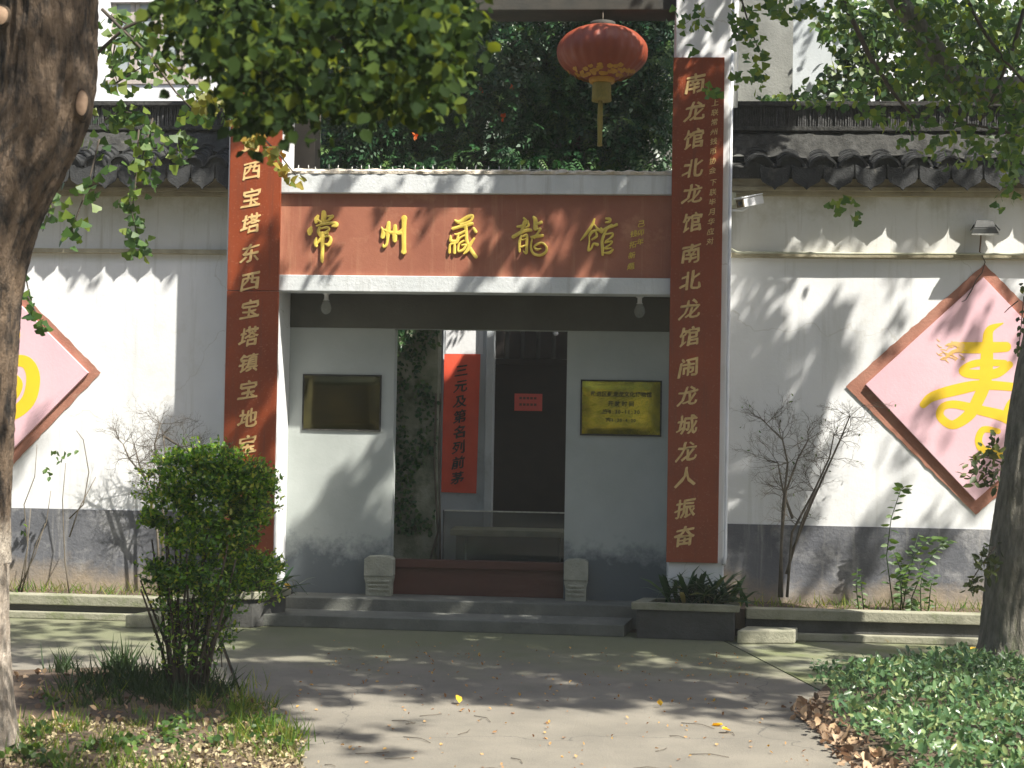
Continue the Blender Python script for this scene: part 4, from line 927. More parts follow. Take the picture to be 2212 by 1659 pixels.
# ================================================================== VINE ABOVE THE GATE
vn = root('trumpet_vine', (-.2, 2.0, 2.8), 'dense dark green climber with a few orange flowers filling the frame above the gate', 'climbing plant')
N = 9500
u = rng.uniform(690, 1470, N); v = rng.uniform(-60, 372, N)
nn = np.array([noise.noise(Vector((a*.008, b*.012, 2))) for a, b in zip(u, v)])
dens = np.where(v > 290, np.where(u < 980, .85, .5), .95)+nn*.5
dens = np.where((u < 800) & (v < 240) & (nn < .05), .2, dens)
keep = rng.random(N) < dens
pos = np.array([G(a, b, 1.95+rng.uniform(-.28, .3)+.25*noise.noise(Vector((a*.006, b*.01, 7)))) for a, b in zip(u[keep], v[keep])])
leaves('foliage', 'sprig', pos, rng.uniform(.13, .25, len(pos)), 'vine', vn, (-.1, -.35, -.9), (.1, -1.0, .9), rnd=rng.random(len(pos))**1.6)
mb = MB()
for k in range(9):
    a = random.uniform(700, 1440); p0 = G(a, 372, 2.1)
    path = [p0]; 
    for j in range(8): path.append(path[-1]+np.array([random.uniform(-.16, .16), random.uniform(-.05, .05), .32]))
    mb.tube(path, [.016-.0015*j for j in range(9)], 5)
build('stem', mb, 'twig', vn)
for (a, b) in ((869, 234), (897, 293), (1041, 198), (1085, 254), (1108, 190), (1301, 60), (1222, 24), (1278, 58), (780, 20), (900, 180)):
    c_ = G(a, b, 1.6); P_ = blob(c_, .016, 5); leaves('flower', 'broad', P_, .045, 'flower', vn, (0, -.6, 0), (0, -1, .5), stuff=False)
# faded white-ish leaves around the lantern catch the light by themselves

# ================================================================== TREES
def bark_trunk(name, path, rad, m, parent, seg=44, sub=9, amp=.07, seed=0.0):
    """path: list of 3D points; smooth tube with furrows"""
    P = [np.array(p, float) for p in path]; n = len(P); cs = []; rs = []
    for i in range(n-1):
        a, b, c, d = P[max(i-1, 0)], P[i], P[i+1], P[min(i+2, n-1)]
        for t in np.linspace(0, 1, sub, endpoint=False):
            cs.append(.5*((2*b)+(-a+c)*t+(2*a-5*b+4*c-d)*t*t+(-a+3*b-3*c+d)*t**3)); rs.append(rad[i]*(1-t)+rad[i+1]*t)
    cs.append(P[-1]); rs.append(rad[-1])
    vs = []; L = 0; k = len(cs); up = np.array([1., 0, 0])
    for i in range(k):
        t = cs[min(i+1, k-1)]-cs[max(i-1, 0)]; t /= np.linalg.norm(t)
        if i: L += np.linalg.norm(cs[i]-cs[i-1])
        a = up-t*np.dot(up, t); a /= np.linalg.norm(a); b = np.cross(t, a); up = a
        for j in range(seg):
            an = 2*math.pi*j/seg
            f = .6*noise.noise(Vector((math.cos(an)*4.5, math.sin(an)*4.5, L*2.0+seed)))+.55*noise.noise(Vector((math.cos(an)*10, math.sin(an)*10, L*5.0+seed)))
            g_ = noise.noise(Vector((math.cos(an)*1.2, math.sin(an)*1.2, L*.9+seed+20)))
            r = rs[i]*(1+amp*(1-2.2*abs(f))+amp*1.2*g_)
            vs.append(cs[i]+r*(math.cos(an)*a+math.sin(an)*b))
    mb = MB().add(vs, [(i*seg+j, i*seg+(j+1) % seg, (i+1)*seg+(j+1) % seg, (i+1)*seg+j) for i in range(k-1) for j in range(seg)]+[tuple((k-1)*seg+j for j in range(seg))]); mb.smooth = True
    return build(name, mb, m, parent)
YT = -5.5
base = F(-55, 1655, 0)
lt = root('ginkgo_tree', (base[0], YT, 0), 'big leaning ginkgo trunk with furrowed bark and limewashed foot at the left edge', 'tree')
def LP(u, v): p = G(u, v, YT); return np.array([p[0], YT, p[2]])
s = .0023
low = [LP(-62, 1680), LP(-66, 1600), LP(-70, 1500), LP(-73, 1400), LP(-73, 1300), LP(-72, 1215)]
low[0][2] = -.02
bark_trunk('limewashed_trunk', low, [.255, .235, .217, .208, .203, .200], 'limewash', lt, amp=.05, seg=110, sub=18)
upp = [LP(-72, 1218), LP(-72, 1100), LP(-66, 950), LP(-62, 780), LP(-54, 620), LP(-20, 470), LP(36, 340), LP(92, 220), LP(100, 60), LP(95, -80), LP(60, -300), LP(20, -560)]
bark_trunk('trunk', upp, [.200, .199, .203, .208, .220, .232, .245, .232, .232, .235, .19, .14], 'bark', lt, amp=.105, seg=150, sub=26)
def knot(u, v, rx, rz, yoff, parent, tilt=0.0):
    c_ = LP(u, v); c_[1] = YT-yoff
    mb = MB(); n = 20; ring = lambda s_, d: [(c_[0]+s_*rx*math.cos(a)+.002*math.sin(3*a)+tilt*d, c_[1]-d, c_[2]+s_*rz*math.sin(a)) for a in np.linspace(0, 2*math.pi, n, endpoint=False)]
    mb.add(ring(1.35, -.05)+ring(1.12, .02)+ring(1.0, .028), [(i, (i+1) % n, n+(i+1) % n, n+i) for i in range(n)]+[(n+i, n+(i+1) % n, 2*n+(i+1) % n, 2*n+i) for i in range(n)]); mb.smooth = True
    k = build('branch_scar', mb, 'bark', parent)
    mb = MB(); mb.add(ring(1.0, .024)+ring(.55, .034)+[(c_[0]+tilt*.034, c_[1]-.036, c_[2])], [(i, (i+1) % n, n+(i+1) % n, n+i) for i in range(n)]+[(n+i, n+(i+1) % n, 2*n) for i in range(n)]); mb.smooth = True
    build('cut_face', mb, 'cutwood', k)
knot(40, 60, .046, .050, .215, lt, .1); knot(193, 233, .032, .066, .10, lt, .3)
# right tree
YR = -1.5
rbase = F(2200, 1452, 0)
rt_ = root('mossy_tree', (GX(2200, 1440, YR), YR, 0), 'grey mossy tree trunk rising from the ground cover at the right edge', 'tree')
def RP(u, v, dy=0): p = G(u, v, YR+dy); return np.array([p[0], YR+dy, p[2]])
rp = [RP(2196, 1470), RP(2205, 1400), RP(2213, 1290), RP(2226, 1150), RP(2246, 1000), RP(2266, 850), RP(2294, 700), RP(2336, 500), RP(2385, 300), RP(2450, 50), RP(2540, -250), RP(2640, -600)]
rp[0][2] = -.03
bark_trunk('trunk', rp, [.335, .30, .285, .27, .262, .258, .25, .23, .19, .15, .12, .08], 'barkgrey', rt_, amp=.05, seg=110, sub=18)
bark_trunk('limb', [RP(2400, 262), RP(2300, 222, -.1), RP(2212, 196, -.15), RP(2120, 195, -.2), RP(2060, 165, -.25), RP(2030, 130, -.3), RP(2000, 80, -.3), RP(1960, 30, -.3), RP(1920, -30, -.3), RP(1820, -200, -.3), RP(1700, -380, -.3)],
           [.13, .12, .10, .088, .09, .085, .075, .07, .065, .05, .03], 'barkgrey', rt_, amp=.10, seg=24)
for pth, rr in (([(1790, -60), (1840, 40), (1880, 125), (1925, 195), (1975, 255)], [.02, .019, .018, .014, .008]), ([(2212, 20), (2190, 100), (2150, 200), (2120, 260)], [.016, .014, .012, .006]), ([(2080, -20), (2120, 60), (2170, 130), (2215, 180)], [.012, .014, .012, .01]),
                ([(2212, 300), (2160, 280), (2100, 270), (2040, 262)], [.012, .01, .008, .004]), ([(1590, -40), (1620, 60), (1640, 110)], [.008, .006, .003])):
    build('branch', MB().tube([RP(a, b, -.6) for a, b in pth], rr, 7), 'twig', rt_)
# visible foliage of the right tree
def uvcloud(cs, y, spread=.12):
    out = []
    for (a, b, ra, rb, n) in cs:
        for _ in range(n):
            an = random.uniform(0, 2*math.pi); rr = math.sqrt(random.random())
            out.append(G(a+ra*rr*math.cos(an), b+rb*rr*math.sin(an), y+random.gauss(0, spread)))
    return np.array(out)
random.seed(11)
P1 = uvcloud([(1600, 30, 35, 40, 40), (1630, 110, 22, 60, 34), (1600, 70, 30, 30, 20), (1640, 170, 14, 40, 16), (1500, 60, 40, 60, 18), (1480, 25, 60, 30, 16), (1540, 190, 26, 18, 14), (1585, 165, 14, 20, 10),
              (1700, 10, 60, 30, 60), (1800, 20, 60, 40, 60), (2190, 330, 22, 40, 28), (2185, 390, 14, 45, 22), (2160, 435, 16, 24, 7), (1806, 440, 16, 14, 9), (1842, 462, 14, 12, 7), (1825, 425, 14, 6, 4), (1846, 432, 8, 6, 3)], -2.2, .3)
leaves('hanging_leaves', 'ginkgo', P1, rng.uniform(.05, .075, len(P1)), 'ginkgo', rt_, (0, -.1, -1.2), (.2, -1, .5))
P2 = uvcloud([(1960, 30, 90, 50, 110), (2060, 50, 80, 60, 120), (2150, 60, 80, 80, 120), (1930, 130, 60, 50, 50), (2020, 160, 50, 50, 40), (2120, 150, 60, 40, 50), (2190, 230, 30, 60, 90), (1760, 225, 50, 12, 20), (2110, 300, 70, 40, 50), (2190, 290, 30, 30, 60), (1990, 310, 70, 30, 24), (2120, 210, 90, 40, 150), (2050, 180, 60, 50, 110), (2000, 110, 50, 60, 110), (1960, 250, 110, 26, 90), (2080, 330, 90, 40, 60), (2180, 350, 30, 50, 50), (1840, 215, 40, 16, 20)], -1.9, .35)
leaves('mixed_foliage', 'broad', P2, rng.uniform(.045, .085, len(P2)), 'ginkgo', rt_, (0, -.1, -.7), (.3, -.7, .8))
# shrubs and a small tree growing behind the wall on the right
gs = root('garden_tree', (GX(2000, 200, 2.0), 2.0, 0), 'leafy small tree growing behind the right wall, its leaves showing over the ridge', 'tree')
for a, b, c, d, e_ in ((1900, 260, 1880, 60, .03), (2000, 260, 2020, 20, .05), (2120, 260, 2150, 40, .03), (1960, 300, 1860, 120, .02)):
    build('stem', MB().tube([(GX(2000, 200, 2.0), 2.0, 0), G(a, b, 2.0), G(c, d, 2.0)], [.08, e_, .012], 7), 'twig', gs)
def above_ridge(P): return P[np.array([p[2] > 4.72 for p in P])]
P2 = uvcloud([(1960, 40, 110, 70, 700), (2080, 80, 110, 90, 900), (2170, 130, 80, 110, 700), (1900, 140, 80, 70, 420), (1990, 180, 90, 60, 360), (1830, 170, 60, 60, 260), (1850, 60, 90, 60, 400), (2190, 60, 60, 80, 300), (1780, 200, 60, 30, 120), (1700, 215, 60, 14, 60)], 1.9, .35)
P2 = above_ridge(P2); leaves('foliage', 'broad', P2, rng.uniform(.05, .11, len(P2)), 'garden', gs, (0, -.1, -.7), (.3, -.7, .8), rnd=rng.random(len(P2))**1.4)
P3 = uvcloud([(2125, 985, 22, 30, 26), (2105, 1010, 26, 26, 26), (2145, 1035, 16, 26, 20), (2110, 1040, 12, 10, 6), (2150, 950, 10, 20, 8), (2150, 1000, 20, 50, 26), (2135, 1235, 22, 16, 16), (2145, 1195, 18, 28, 26), (2108, 1255, 14, 18, 18), (2130, 1215, 20, 20, 20), (2090, 1268, 8, 8, 6)], YR-.3, .06)
leaves('trunk_sprout', 'oval', P3, rng.uniform(.05, .085, len(P3)), 'broad', rt_, (-.5, -.2, -.2), (.2, -.6, .5))
mb = MB()
for pth in ([(2165, 1000), (2140, 990), (2105, 985)], [(2160, 1015), (2130, 1025), (2110, 1045)], [(2150, 1180), (2120, 1220), (2095, 1260)]): mb.tube([RP(a, b, -.3) for a, b in pth], [.006, .005, .003], 5)
for pth in ([(2212, 640), (2206, 700), (2200, 760)], [(2199, 650), (2180, 665), (2170, 675)]): mb.tube([RP(a, b, -.35) for a, b in pth], [.005, .004, .003], 5)
build('sprout_stem', mb, 'twig', rt_)['kind'] = 'stuff'
P3b = uvcloud([(2206, 620, 4, 12, 5), (2205, 690, 6, 30, 9), (2200, 750, 6, 16, 5)], YR-.35, .03)
leaves('ivy_leaf', 'broad', P3b, .045, 'broad', rt_, (0, 0, -.8), (0, -1, .2))

# visible hanging ginkgo leaves of the left tree
random.seed(21)
strands = [([(215, 300), (190, 400), (165, 470), (150, 515)], 30, 44), ([(300, 280), (292, 400), (285, 460), (300, 520), (306, 535)], 17, 74), ([(120, 400), (110, 450), (92, 500)], 16, 18), ([(330, 255), (310, 330), (300, 380)], 26, 60), ([(250, 180), (330, 130), (260, 60)], 34, 70),
           ([(230, 30), (290, 60), (330, 110)], 34, 60), ([(250, 90), (240, 140), (262, 200)], 16, 26), ([(340, 110), (390, 170), (430, 220)], 20, 34), ([(380, 250), (440, 235), (500, 240)], 20, 40), ([(225, 260), (260, 240), (320, 250)], 24, 50), ([(390, 300), (380, 330), (410, 290)], 24, 26), ([(60, 640), (80, 680), (100, 710)], 8, 14), ([(56, 600), (64, 640)], 8, 6)]
P4 = []; tw = MB()
for pth, sp, n in strands:
    y = -3.6+random.uniform(-.3, .3); pp = [G(a, b, y) for a, b in pth]
    build('hanging_twig', MB().tube(pp, [.006]+[.005]*(len(pp)-2)+[.002], 5), 'twig', lt)
    for _ in range(n):
        t = random.random()*(len(pth)-1); i = int(t); t -= i; a = pth[i][0]*(1-t)+pth[i+1][0]*t; b = pth[i][1]*(1-t)+pth[i+1][1]*t
        P4.append(G(a+random.gauss(0, sp*.6), b+random.gauss(0, sp*.6), y+random.gauss(0, .08)))
leaves('hanging_leaves', 'ginkgo', np.array(P4), rng.uniform(.052, .082, len(P4)), 'ginkgo', lt, (0, -.1, -1.4), (.2, -1, .4))
P5 = uvcloud([(520, 265, 22, 14, 14), (555, 290, 24, 18, 18), (590, 330, 20, 24, 20), (610, 355, 16, 14, 12), (640, 385, 14, 10, 8), (545, 300, 20, 24, 12), (570, 265, 18, 14, 10)], -3.9, .1)
leaves('yellowing_leaves', 'ginkgo', P5, rng.uniform(.05, .07, len(P5)), 'vinewhite', lt, (0, -.1, -1.1), (.2, -1, .4), rnd=rng.random(len(P5))**2)
P5 = uvcloud([(460, 215, 40, 24, 70), (500, 150, 30, 40, 60), (520, 90, 50, 40, 70), (590, 190, 40, 40, 40), (760, 140, 50, 60, 30)], -3.9, .25)
leaves('sun_tinted_leaves', 'ginkgo', P5, rng.uniform(.05, .07, len(P5)), 'vinewhite', lt, (0, -.1, -1.1), (.2, -1, .4), rnd=rng.random(len(P5))*.25)  # lighter yellow-green colour paints these leaves as catching the sun
for pth in ([(330, -20), (400, 40), (450, 120), (490, 200), (520, 250), (600, 330), (640, 380)], [(220, 20), (260, 60), (330, 130), (380, 200), (420, 240)], [(205, 120), (270, 60), (360, 20), (460, -10)]):
    build('hanging_twig', MB().tube([G(a, b, -3.8) for a, b in pth], [.012, .011, .010]+[.006]*(len(pth)-4)+[.003], 5), 'twig', lt)
# near, out-of-focus broad leaves over the top of the view (another branch of the left tree)
P6 = uvcloud([(470, 30, 120, 60, 330), (600, 60, 100, 80, 380), (540, 150, 60, 80, 250), (560, 235, 55, 45, 150), (610, 225, 40, 40, 90), (700, 25, 80, 36, 220), (840, 50, 90, 70, 380), (940, 60, 80, 80, 330), (880, 140, 100, 70, 300), (800, 180, 90, 50, 170), (930, 180, 60, 60, 120), (990, 40, 50, 60, 160), (740, 225, 70, 26, 60), (880, 230, 70, 18, 40), (670, 130, 40, 70, 110), (410, 60, 60, 60, 130), (690, 200, 50, 50, 60), (380, 20, 50, 30, 60), (450, 120, 40, 40, 80)], -7.6, .5)
P6 = np.concatenate([P6, P6+rng.normal(0, .05, P6.shape)])
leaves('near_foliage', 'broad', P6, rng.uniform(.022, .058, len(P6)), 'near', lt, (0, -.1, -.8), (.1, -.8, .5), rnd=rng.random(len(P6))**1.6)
mb = MB()
for pth in ([(380, -60), (520, 20), (640, 60), (800, 70), (960, 60)], [(520, 20), (560, 120), (580, 220)], [(700, 66), (780, 130), (860, 200)]): mb.tube([G(a, b, -7.6) for a, b in pth], .007, 5)
build('near_branch', mb, 'twig', lt)

# ---- the crowns above the view: leaf clusters that shade the forecourt and the walls
def target_points(kind, u0, v0, u1, v1, n, plane):
    out = []
    for _ in range(n):
        a, b = random.uniform(u0, u1), random.uniform(v0, v1)
        out.append(F(a, b, plane) if kind == 'g' else G(a, b, plane))
    return out
CLR, CLL = [], []
random.seed(33)
LEAFA = .0026
def area(kind, u0, v0, u1, v1, plane):
    f = (lambda a, b: F(a, b, plane)) if kind == 'g' else (lambda a, b: G(a, b, plane))
    p = [f(u0, v0), f(u1, v0), f(u1, v1), f(u0, v1)]
    A = .5*np.linalg.norm(np.cross(p[2]-p[0], p[3]-p[1])); return A*(SUN[2] if kind == 'g' else -SUN[1])
TARG = [('w', 0, 960, 230, 1080, .12, .45), ('w', 485, 330, 600, 560, .12, 0), ('w', 485, 600, 600, 1210, .95, 0), ('w', 600, 370, 900, 630, .22, .1), ('w', 900, 370, 1180, 630, .45, .1), ('w', 1180, 370, 1330, 640, .62, .1), ('w', 1320, 360, 1450, 640, .985, .1),
        ('w', 625, 960, 730, 1110, .35, .6), ('w', 730, 960, 860, 1290, .75, .6), ('w', 620, 1110, 730, 1290, .9, .6), ('w', 860, 1150, 1440, 1290, .9, .6), ('w', 1220, 700, 1450, 1290, .8, .6),
        ('w', 1440, 120, 1570, 1210, .86, 0), ('w', 1450, 0, 1570, 120, .5, 0), ('w', 1570, 540, 1690, 1100, .2, .45), ('w', 1690, 700, 1900, 1100, .25, .45), ('w', 1900, 560, 2300, 1100, .28, .45), ('w', 1570, 430, 1720, 545, .8, .45), ('w', 1565, 1110, 1880, 1300, .78, .45), ('w', 1880, 1110, 2200, 1300, .3, .45),
        ('w', -100, 230, 490, 400, .75, .2), ('w', 1570, 220, 1800, 400, .86, .2), ('w', 1800, 220, 2300, 400, .5, .2), ('w', 640, -50, 1450, 250, .70, 1.8), ('w', 640, 250, 1450, 370, .93, 1.8), ('w', 1570, -50, 1760, 230, .6, 3.0), ('w', 1180, 30, 1420, 210, .99, -.28), ('w', 1050, 690, 1240, 1110, .97, 2.3), ('w', 1570, 1310, 1700, 1380, .9, -.2),
        ('g', -100, 1345, 490, 1385, .72, 0), ('g', -60, 1380, 300, 1430, .45, 0), ('g', 330, 1380, 560, 1500, .35, 0), ('g', 490, 1365, 1620, 1470, .88, 0), ('g', 490, 1470, 1700, 1522, .88, 0), ('g', 1600, 1395, 2130, 1500, .72, 0), ('g', 600, 1290, 1450, 1365, .9, .1), ('g', 620, 1560, 900, 1640, .5, 0), ('g', 60, 1478, 600, 1575, .9, 0), ('w', 300, 1150, 650, 1400, .8, -3.95), ('g', 1450, 1525, 1720, 1560, .5, 0), ('g', 1350, 1300, 1620, 1330, .9, .3),
        ('w', 850, 700, 1240, 1215, .6, 2.1), ('w', 350, -60, 1040, 270, .93, -7.6), ('w', 140, -60, 360, 300, .5, -5.2)]
canR = []; canL = []
for t in TARG:
    kind, u0, v0, u1, v1, d, plane = t
    A = area(kind, u0, v0, u1, v1, plane)
    done = 0.0; want = -math.log(1-d)*A*(1.7 if d >= .8 else 1.0)
    while done < want:
        r = random.choice([.05, .07, .09, .12, .16]) if d < .8 else random.choice([.1, .13, .17]) if kind == 'w' else random.choice([.15, .2, .26])
        p = target_points(kind, u0, v0, u1, v1, 1, plane)[0]
        zc = random.uniform(6.2, 8.6); q = p+SUN*((zc-p[2])/SUN[2])
        ar = math.pi*r*r*.8; done += ar
        nl = max(4, int(2.2*ar/LEAFA)); pts = blob(q, r, nl, (1, 1, .7))
        (canR if q[0] > .2 else canL).append(pts)
# extra unseen crown clusters over the street side, added to block sky light
for _ in range(150):
    x, y = random.uniform(-6, 9), random.uniform(-13, -6.5)
    if 1.0 < x < 6.5 and -10.2 < y < -6.0: continue
    r = random.uniform(.4, .7); pts = blob((x, y, random.uniform(6.0, 8.8)), r, int(r*r*900), (1, 1, .6)); (canR if x > .2 else canL).append(pts)
for nm, can, par in (('crown', canR, rt_), ('crown', canL, lt)):
    P_ = np.concatenate(can); leaves(nm, 'broad', P_, rng.uniform(.055, .095, len(P_)), 'canopy', par, (0, 0, -.3), (.3, -.3, .7))
# limbs carrying the crowns
def limbs(par, start, ends):
    for e_ in ends:
        a = np.array(start); b = np.array(e_); m1 = a*.6+b*.4+np.array([0, 0, .5]); build('crown_limb', MB().tube([a, m1, b*.85+a*.15+np.array([0, 0, .3]), b], [.07, .05, .03, .015], 8), 'barkgrey', par)
top = rp[-2]; limbs(rt_, top, [(3.2, -2.4, 7.6), (5.2, -2.2, 7.8), (4.2, -5.2, 7.4), (2.2, -4.2, 7.7), (6.5, -3.5, 7.5), (3.0, -6.5, 7.2)])
top = upp[-1]; limbs(lt, top, [(-.6, -4.2, 7.4), (.1, -5.5, 7.2), (-1.2, -2.5, 7.7), (-2.6, -4, 7.3)])

# unseen trees added behind the viewpoint to close off the low sky
random.seed(77); P_ = []
for k, (x, y, h, r) in enumerate(((-14, -20, 13, 3.9), (-8, -20, 14, 4), (-2, -20.5, 13.5, 4), (4.5, -20, 14.5, 4), (11, -20, 13, 4), (-14, -13, 11, 3.6), (-13, -6, 10, 3.2), (16, -13, 9, 3.4))):
    P_ += [blob((x+random.uniform(-r, r)*.8, y+random.uniform(-r, r)*.5, random.uniform(1.5, h)), 1.35, 260) for _ in range(30)]
P_ = np.concatenate(P_); o = leaves('sky_block_trees', 'broad', P_, rng.uniform(.24, .38, len(P_)), 'canopy', None, (0, 0, -.3), (.3, -.3, .7)); tag(o, 'unseen belt of trees added across the road to block the low sky', 'trees')

# ================================================================== SHRUBS AND PLANTS
def shrub_big():
    ys = -3.85; c = F(400, 1515, 0); t = root('round_shrub', (c[0], ys, 0), 'clipped green shrub in two tiers on dark bare stems, left of the path', 'shrub')
    mb = MB(); random.seed(2)
    for k in range(26):
        u0 = random.uniform(370, 440); v0 = random.uniform(1500, 1525); u1 = 400+(u0-400)*2.4+random.uniform(-40, 60); v1 = random.uniform(1120, 1330)
        a = G(u0, v0, ys); a[2] = max(0, .0); b = G(u1, v1, ys+random.uniform(-.2, .2)); m1 = G(u0*.7+u1*.3+random.uniform(-12, 12), 1400, ys+random.uniform(-.06, .06))
        mb.tube([a, m1, b], [random.uniform(.011, .021), .010, .005], 6)
    for k in range(60):
        u0 = random.uniform(335, 480); v0 = random.uniform(1300, 1480); u1 = u0+random.uniform(-50, 50); v1 = v0+random.uniform(-90, 30)
        mb.tube([G(u0, v0, ys+random.uniform(-.15, .15)), G((u0+u1)/2+random.uniform(-6, 6), (v0+v1)/2, ys+random.uniform(-.15, .15)), G(u1, v1, ys+random.uniform(-.15, .15))], [.004, .003, .0018], 4)
    build('stem', mb, 'twig', t)
    def lob(cs, dens):
        out = []
        for (a, b, ra, rb, n) in cs:
            cc_ = G(a, b, ys); rx = ra/355; rz = rb/355; n = int(n*2.3)
            d = rng.normal(size=(n, 3)); d /= np.linalg.norm(d, axis=1)[:, None]; d *= (rng.random(n)**.33)[:, None]
            p = cc_+d*np.array([rx, min(.34, rx), rz])
            k_ = np.array([noise.noise(Vector((q[0]*7, q[1]*7, q[2]*7)))+.6*noise.noise(Vector((q[0]*3, q[1]*3, q[2]*3))) > -.2 for q in p]); out.append(p[k_])
        return np.concatenate(out)
    P_ = lob([(430, 1045, 95, 72, 1150), (510, 1055, 80, 62, 800), (370, 1098, 70, 46, 520), (328, 1118, 36, 22, 130), (562, 1035, 46, 34, 200), (470, 990, 62, 30, 260), (400, 1000, 50, 30, 180), (455, 1150, 112, 52, 1500), (545, 1110, 48, 40, 260), (450, 1090, 80, 50, 500)], 1)
    leaves('upper_foliage', 'oval', P_, rng.uniform(.022, .048, len(P_)), 'shrub', t, (0, -.2, .3), (.3, -.5, 1), rnd=rng.random(len(P_))**1.5)
    sp = MB(); Q_ = []
    for k in range(190):
        a = random.uniform(-3.3, .6); u0 = 445+140*math.cos(a)*random.uniform(.75, 1.0); v0 = 1070+95*math.sin(a)*random.uniform(.8, 1.0) if k % 3 else 1250+random.uniform(-50, 60)
        dx = math.cos(a)*random.uniform(12, 46)+random.uniform(-8, 8); dy = math.sin(a)*random.uniform(8, 34)-8+random.uniform(-8, 8); y_ = ys+random.uniform(-.2, .2)
        p0, p1 = G(u0, v0, y_), G(u0+dx, v0+dy, y_); sp.tube([p0, (p0+p1)/2+np.array([0, 0, .008]), p1], [.0022, .0018, .001], 4)
        for t_ in np.linspace(.25, 1, 7): Q_.append(p0+(p1-p0)*t_+rng.normal(0, .006, 3))
    tag(build('sprig', sp, 'twig', t), kind='stuff')
    leaves('outer_leaf', 'oval', np.array(Q_), rng.uniform(.02, .036, len(Q_)), 'shrub', t, (0, -.2, .3), (.3, -.5, 1))
    P_ = lob([(450, 1245, 112, 44, 800), (535, 1228, 74, 40, 480), (370, 1240, 60, 34, 300), (598, 1215, 28, 18, 60), (420, 1300, 92, 46, 420), (500, 1290, 70, 40, 240), (338, 1225, 30, 18, 60), (405, 1390, 82, 80, 330), (470, 1360, 50, 50, 120)], 1)
    leaves('lower_foliage', 'oval', P_, rng.uniform(.02, .044, len(P_)), 'shrub', t, (0, -.2, .3), (.3, -.5, 1), rnd=rng.random(len(P_))**1.9)
shrub_big()

def bare_shrub(segs, y, lab, seed, leafn=0):
    """segs: main limb pixel paths; twigs grow from them"""
    random.seed(seed); a = G(*segs[0][0], y); t = root('bare_shrub', (a[0], y, a[2]), lab, 'shrub', 'leafless shrubs against the white walls')
    mb = MB(); tips = []
    for pth in segs:
        pp = [G(a+random.uniform(-2, 2), b, y+random.uniform(-.05, .05)) for a, b in pth]
        mb.tube(pp, np.linspace(.013, .005, len(pp)), 6); tips += pp[len(pp)//2:]
    build('stem', mb, 'drytwig', t)
    tw = MB(); ends = []
    def grow(p, d, L, r, depth):
        if depth == 0 or L < .02: return
        q = p+d*L; mid = (p+q)/2+np.array([random.gauss(0, 1), random.gauss(0, .5), random.gauss(0, 1)])*L*.10
        tw.tube([p, mid, q], [r, r*.85, r*.65], 4, False); ends.append(q)
        for _ in range(random.choice([2, 3, 3])):
            d2 = d+np.array([random.gauss(0, .55), random.gauss(0, .3), random.gauss(0, .5)+.05]); d2 /= np.linalg.norm(d2); grow(q if random.random() < .6 else mid, d2, L*random.uniform(.55, .85), r*.62, depth-1)
    for p in tips:
        for _ in range(5):
            d = np.array([random.uniform(-1, 1), random.uniform(-.4, .1), random.uniform(-.2, 1.0)]); d /= np.linalg.norm(d); grow(p, d, random.uniform(.08, .16), .0030, 5)
    tag(build('twig', tw, 'drytwig', t), kind='stuff')
    if leafn:
        E_ = np.array(ends); leaves('dry_leaf', 'oval', E_[rng.integers(0, len(E_), leafn)], .03, 'weed', t)
bare_shrub([[(1690, 1290), (1688, 1180), (1700, 1060), (1722, 990), (1745, 950)], [(1700, 1290), (1712, 1150), (1760, 1060), (1790, 990), (1800, 940)], [(1684, 1290), (1690, 1100), (1700, 1000), (1690, 950), (1655, 915)], [(1712, 1120), (1690, 1060), (1680, 1000)], [(1706, 1200), (1750, 1090), (1815, 950), (1835, 900)], [(1700, 1240), (1730, 1130), (1775, 1030)]],
           .20, 'leafless many-stemmed shrub against the right wall, beside the right pillar', 4, 40)
bare_shrub([[(345, 1285), (340, 1150), (325, 1060), (300, 1000), (290, 960)], [(350, 1285), (352, 1120), (345, 1030), (335, 960), (345, 915)], [(340, 1100), (310, 1030), (280, 990), (265, 960)], [(340, 1060), (360, 1000), (350, 940)], [(352, 940), (390, 965), (420, 985)]],
           .20, 'leafless tangled shrub against the left wall, rising behind the round shrub', 6, 0)
# dry stalks at far left
mb = MB(); random.seed(8)
for pth in ([(150, 1285), (140, 1210), (135, 1080), (142, 1000)], [(40, 1285), (60, 1180), (52, 1090), (75, 1030), (80, 960)], [(45, 1280), (80, 1170), (100, 1130), (110, 1060)], [(150, 1120), (180, 1090), (192, 1020), (180, 950), (165, 930)], [(48, 1285), (58, 1200), (66, 1100)], [(36, 1280), (75, 1200), (98, 1130)], [(150, 1160), (170, 1100), (207, 1030)]):
    mb.tube([G(a, b, .1) for a, b in pth], np.linspace(.007, .003, len(pth)), 5)
sk = root('dry_stalks', G(90, 1285, .1), 'thin dry curving stalks in the bed under the left wall', 'plant')
build('stalk', mb, 'drytwig', sk)
leaves('withered_leaf', 'curl', uvcloud([(130, 985, 14, 12, 4), (155, 970, 20, 8, 5), (100, 1010, 3, 8, 3), (118, 975, 10, 5, 3), (45, 1140, 10, 14, 4), (104, 1020, 4, 22, 3)], .1, .02), .055, 'weed', sk, (0, 0, -1))

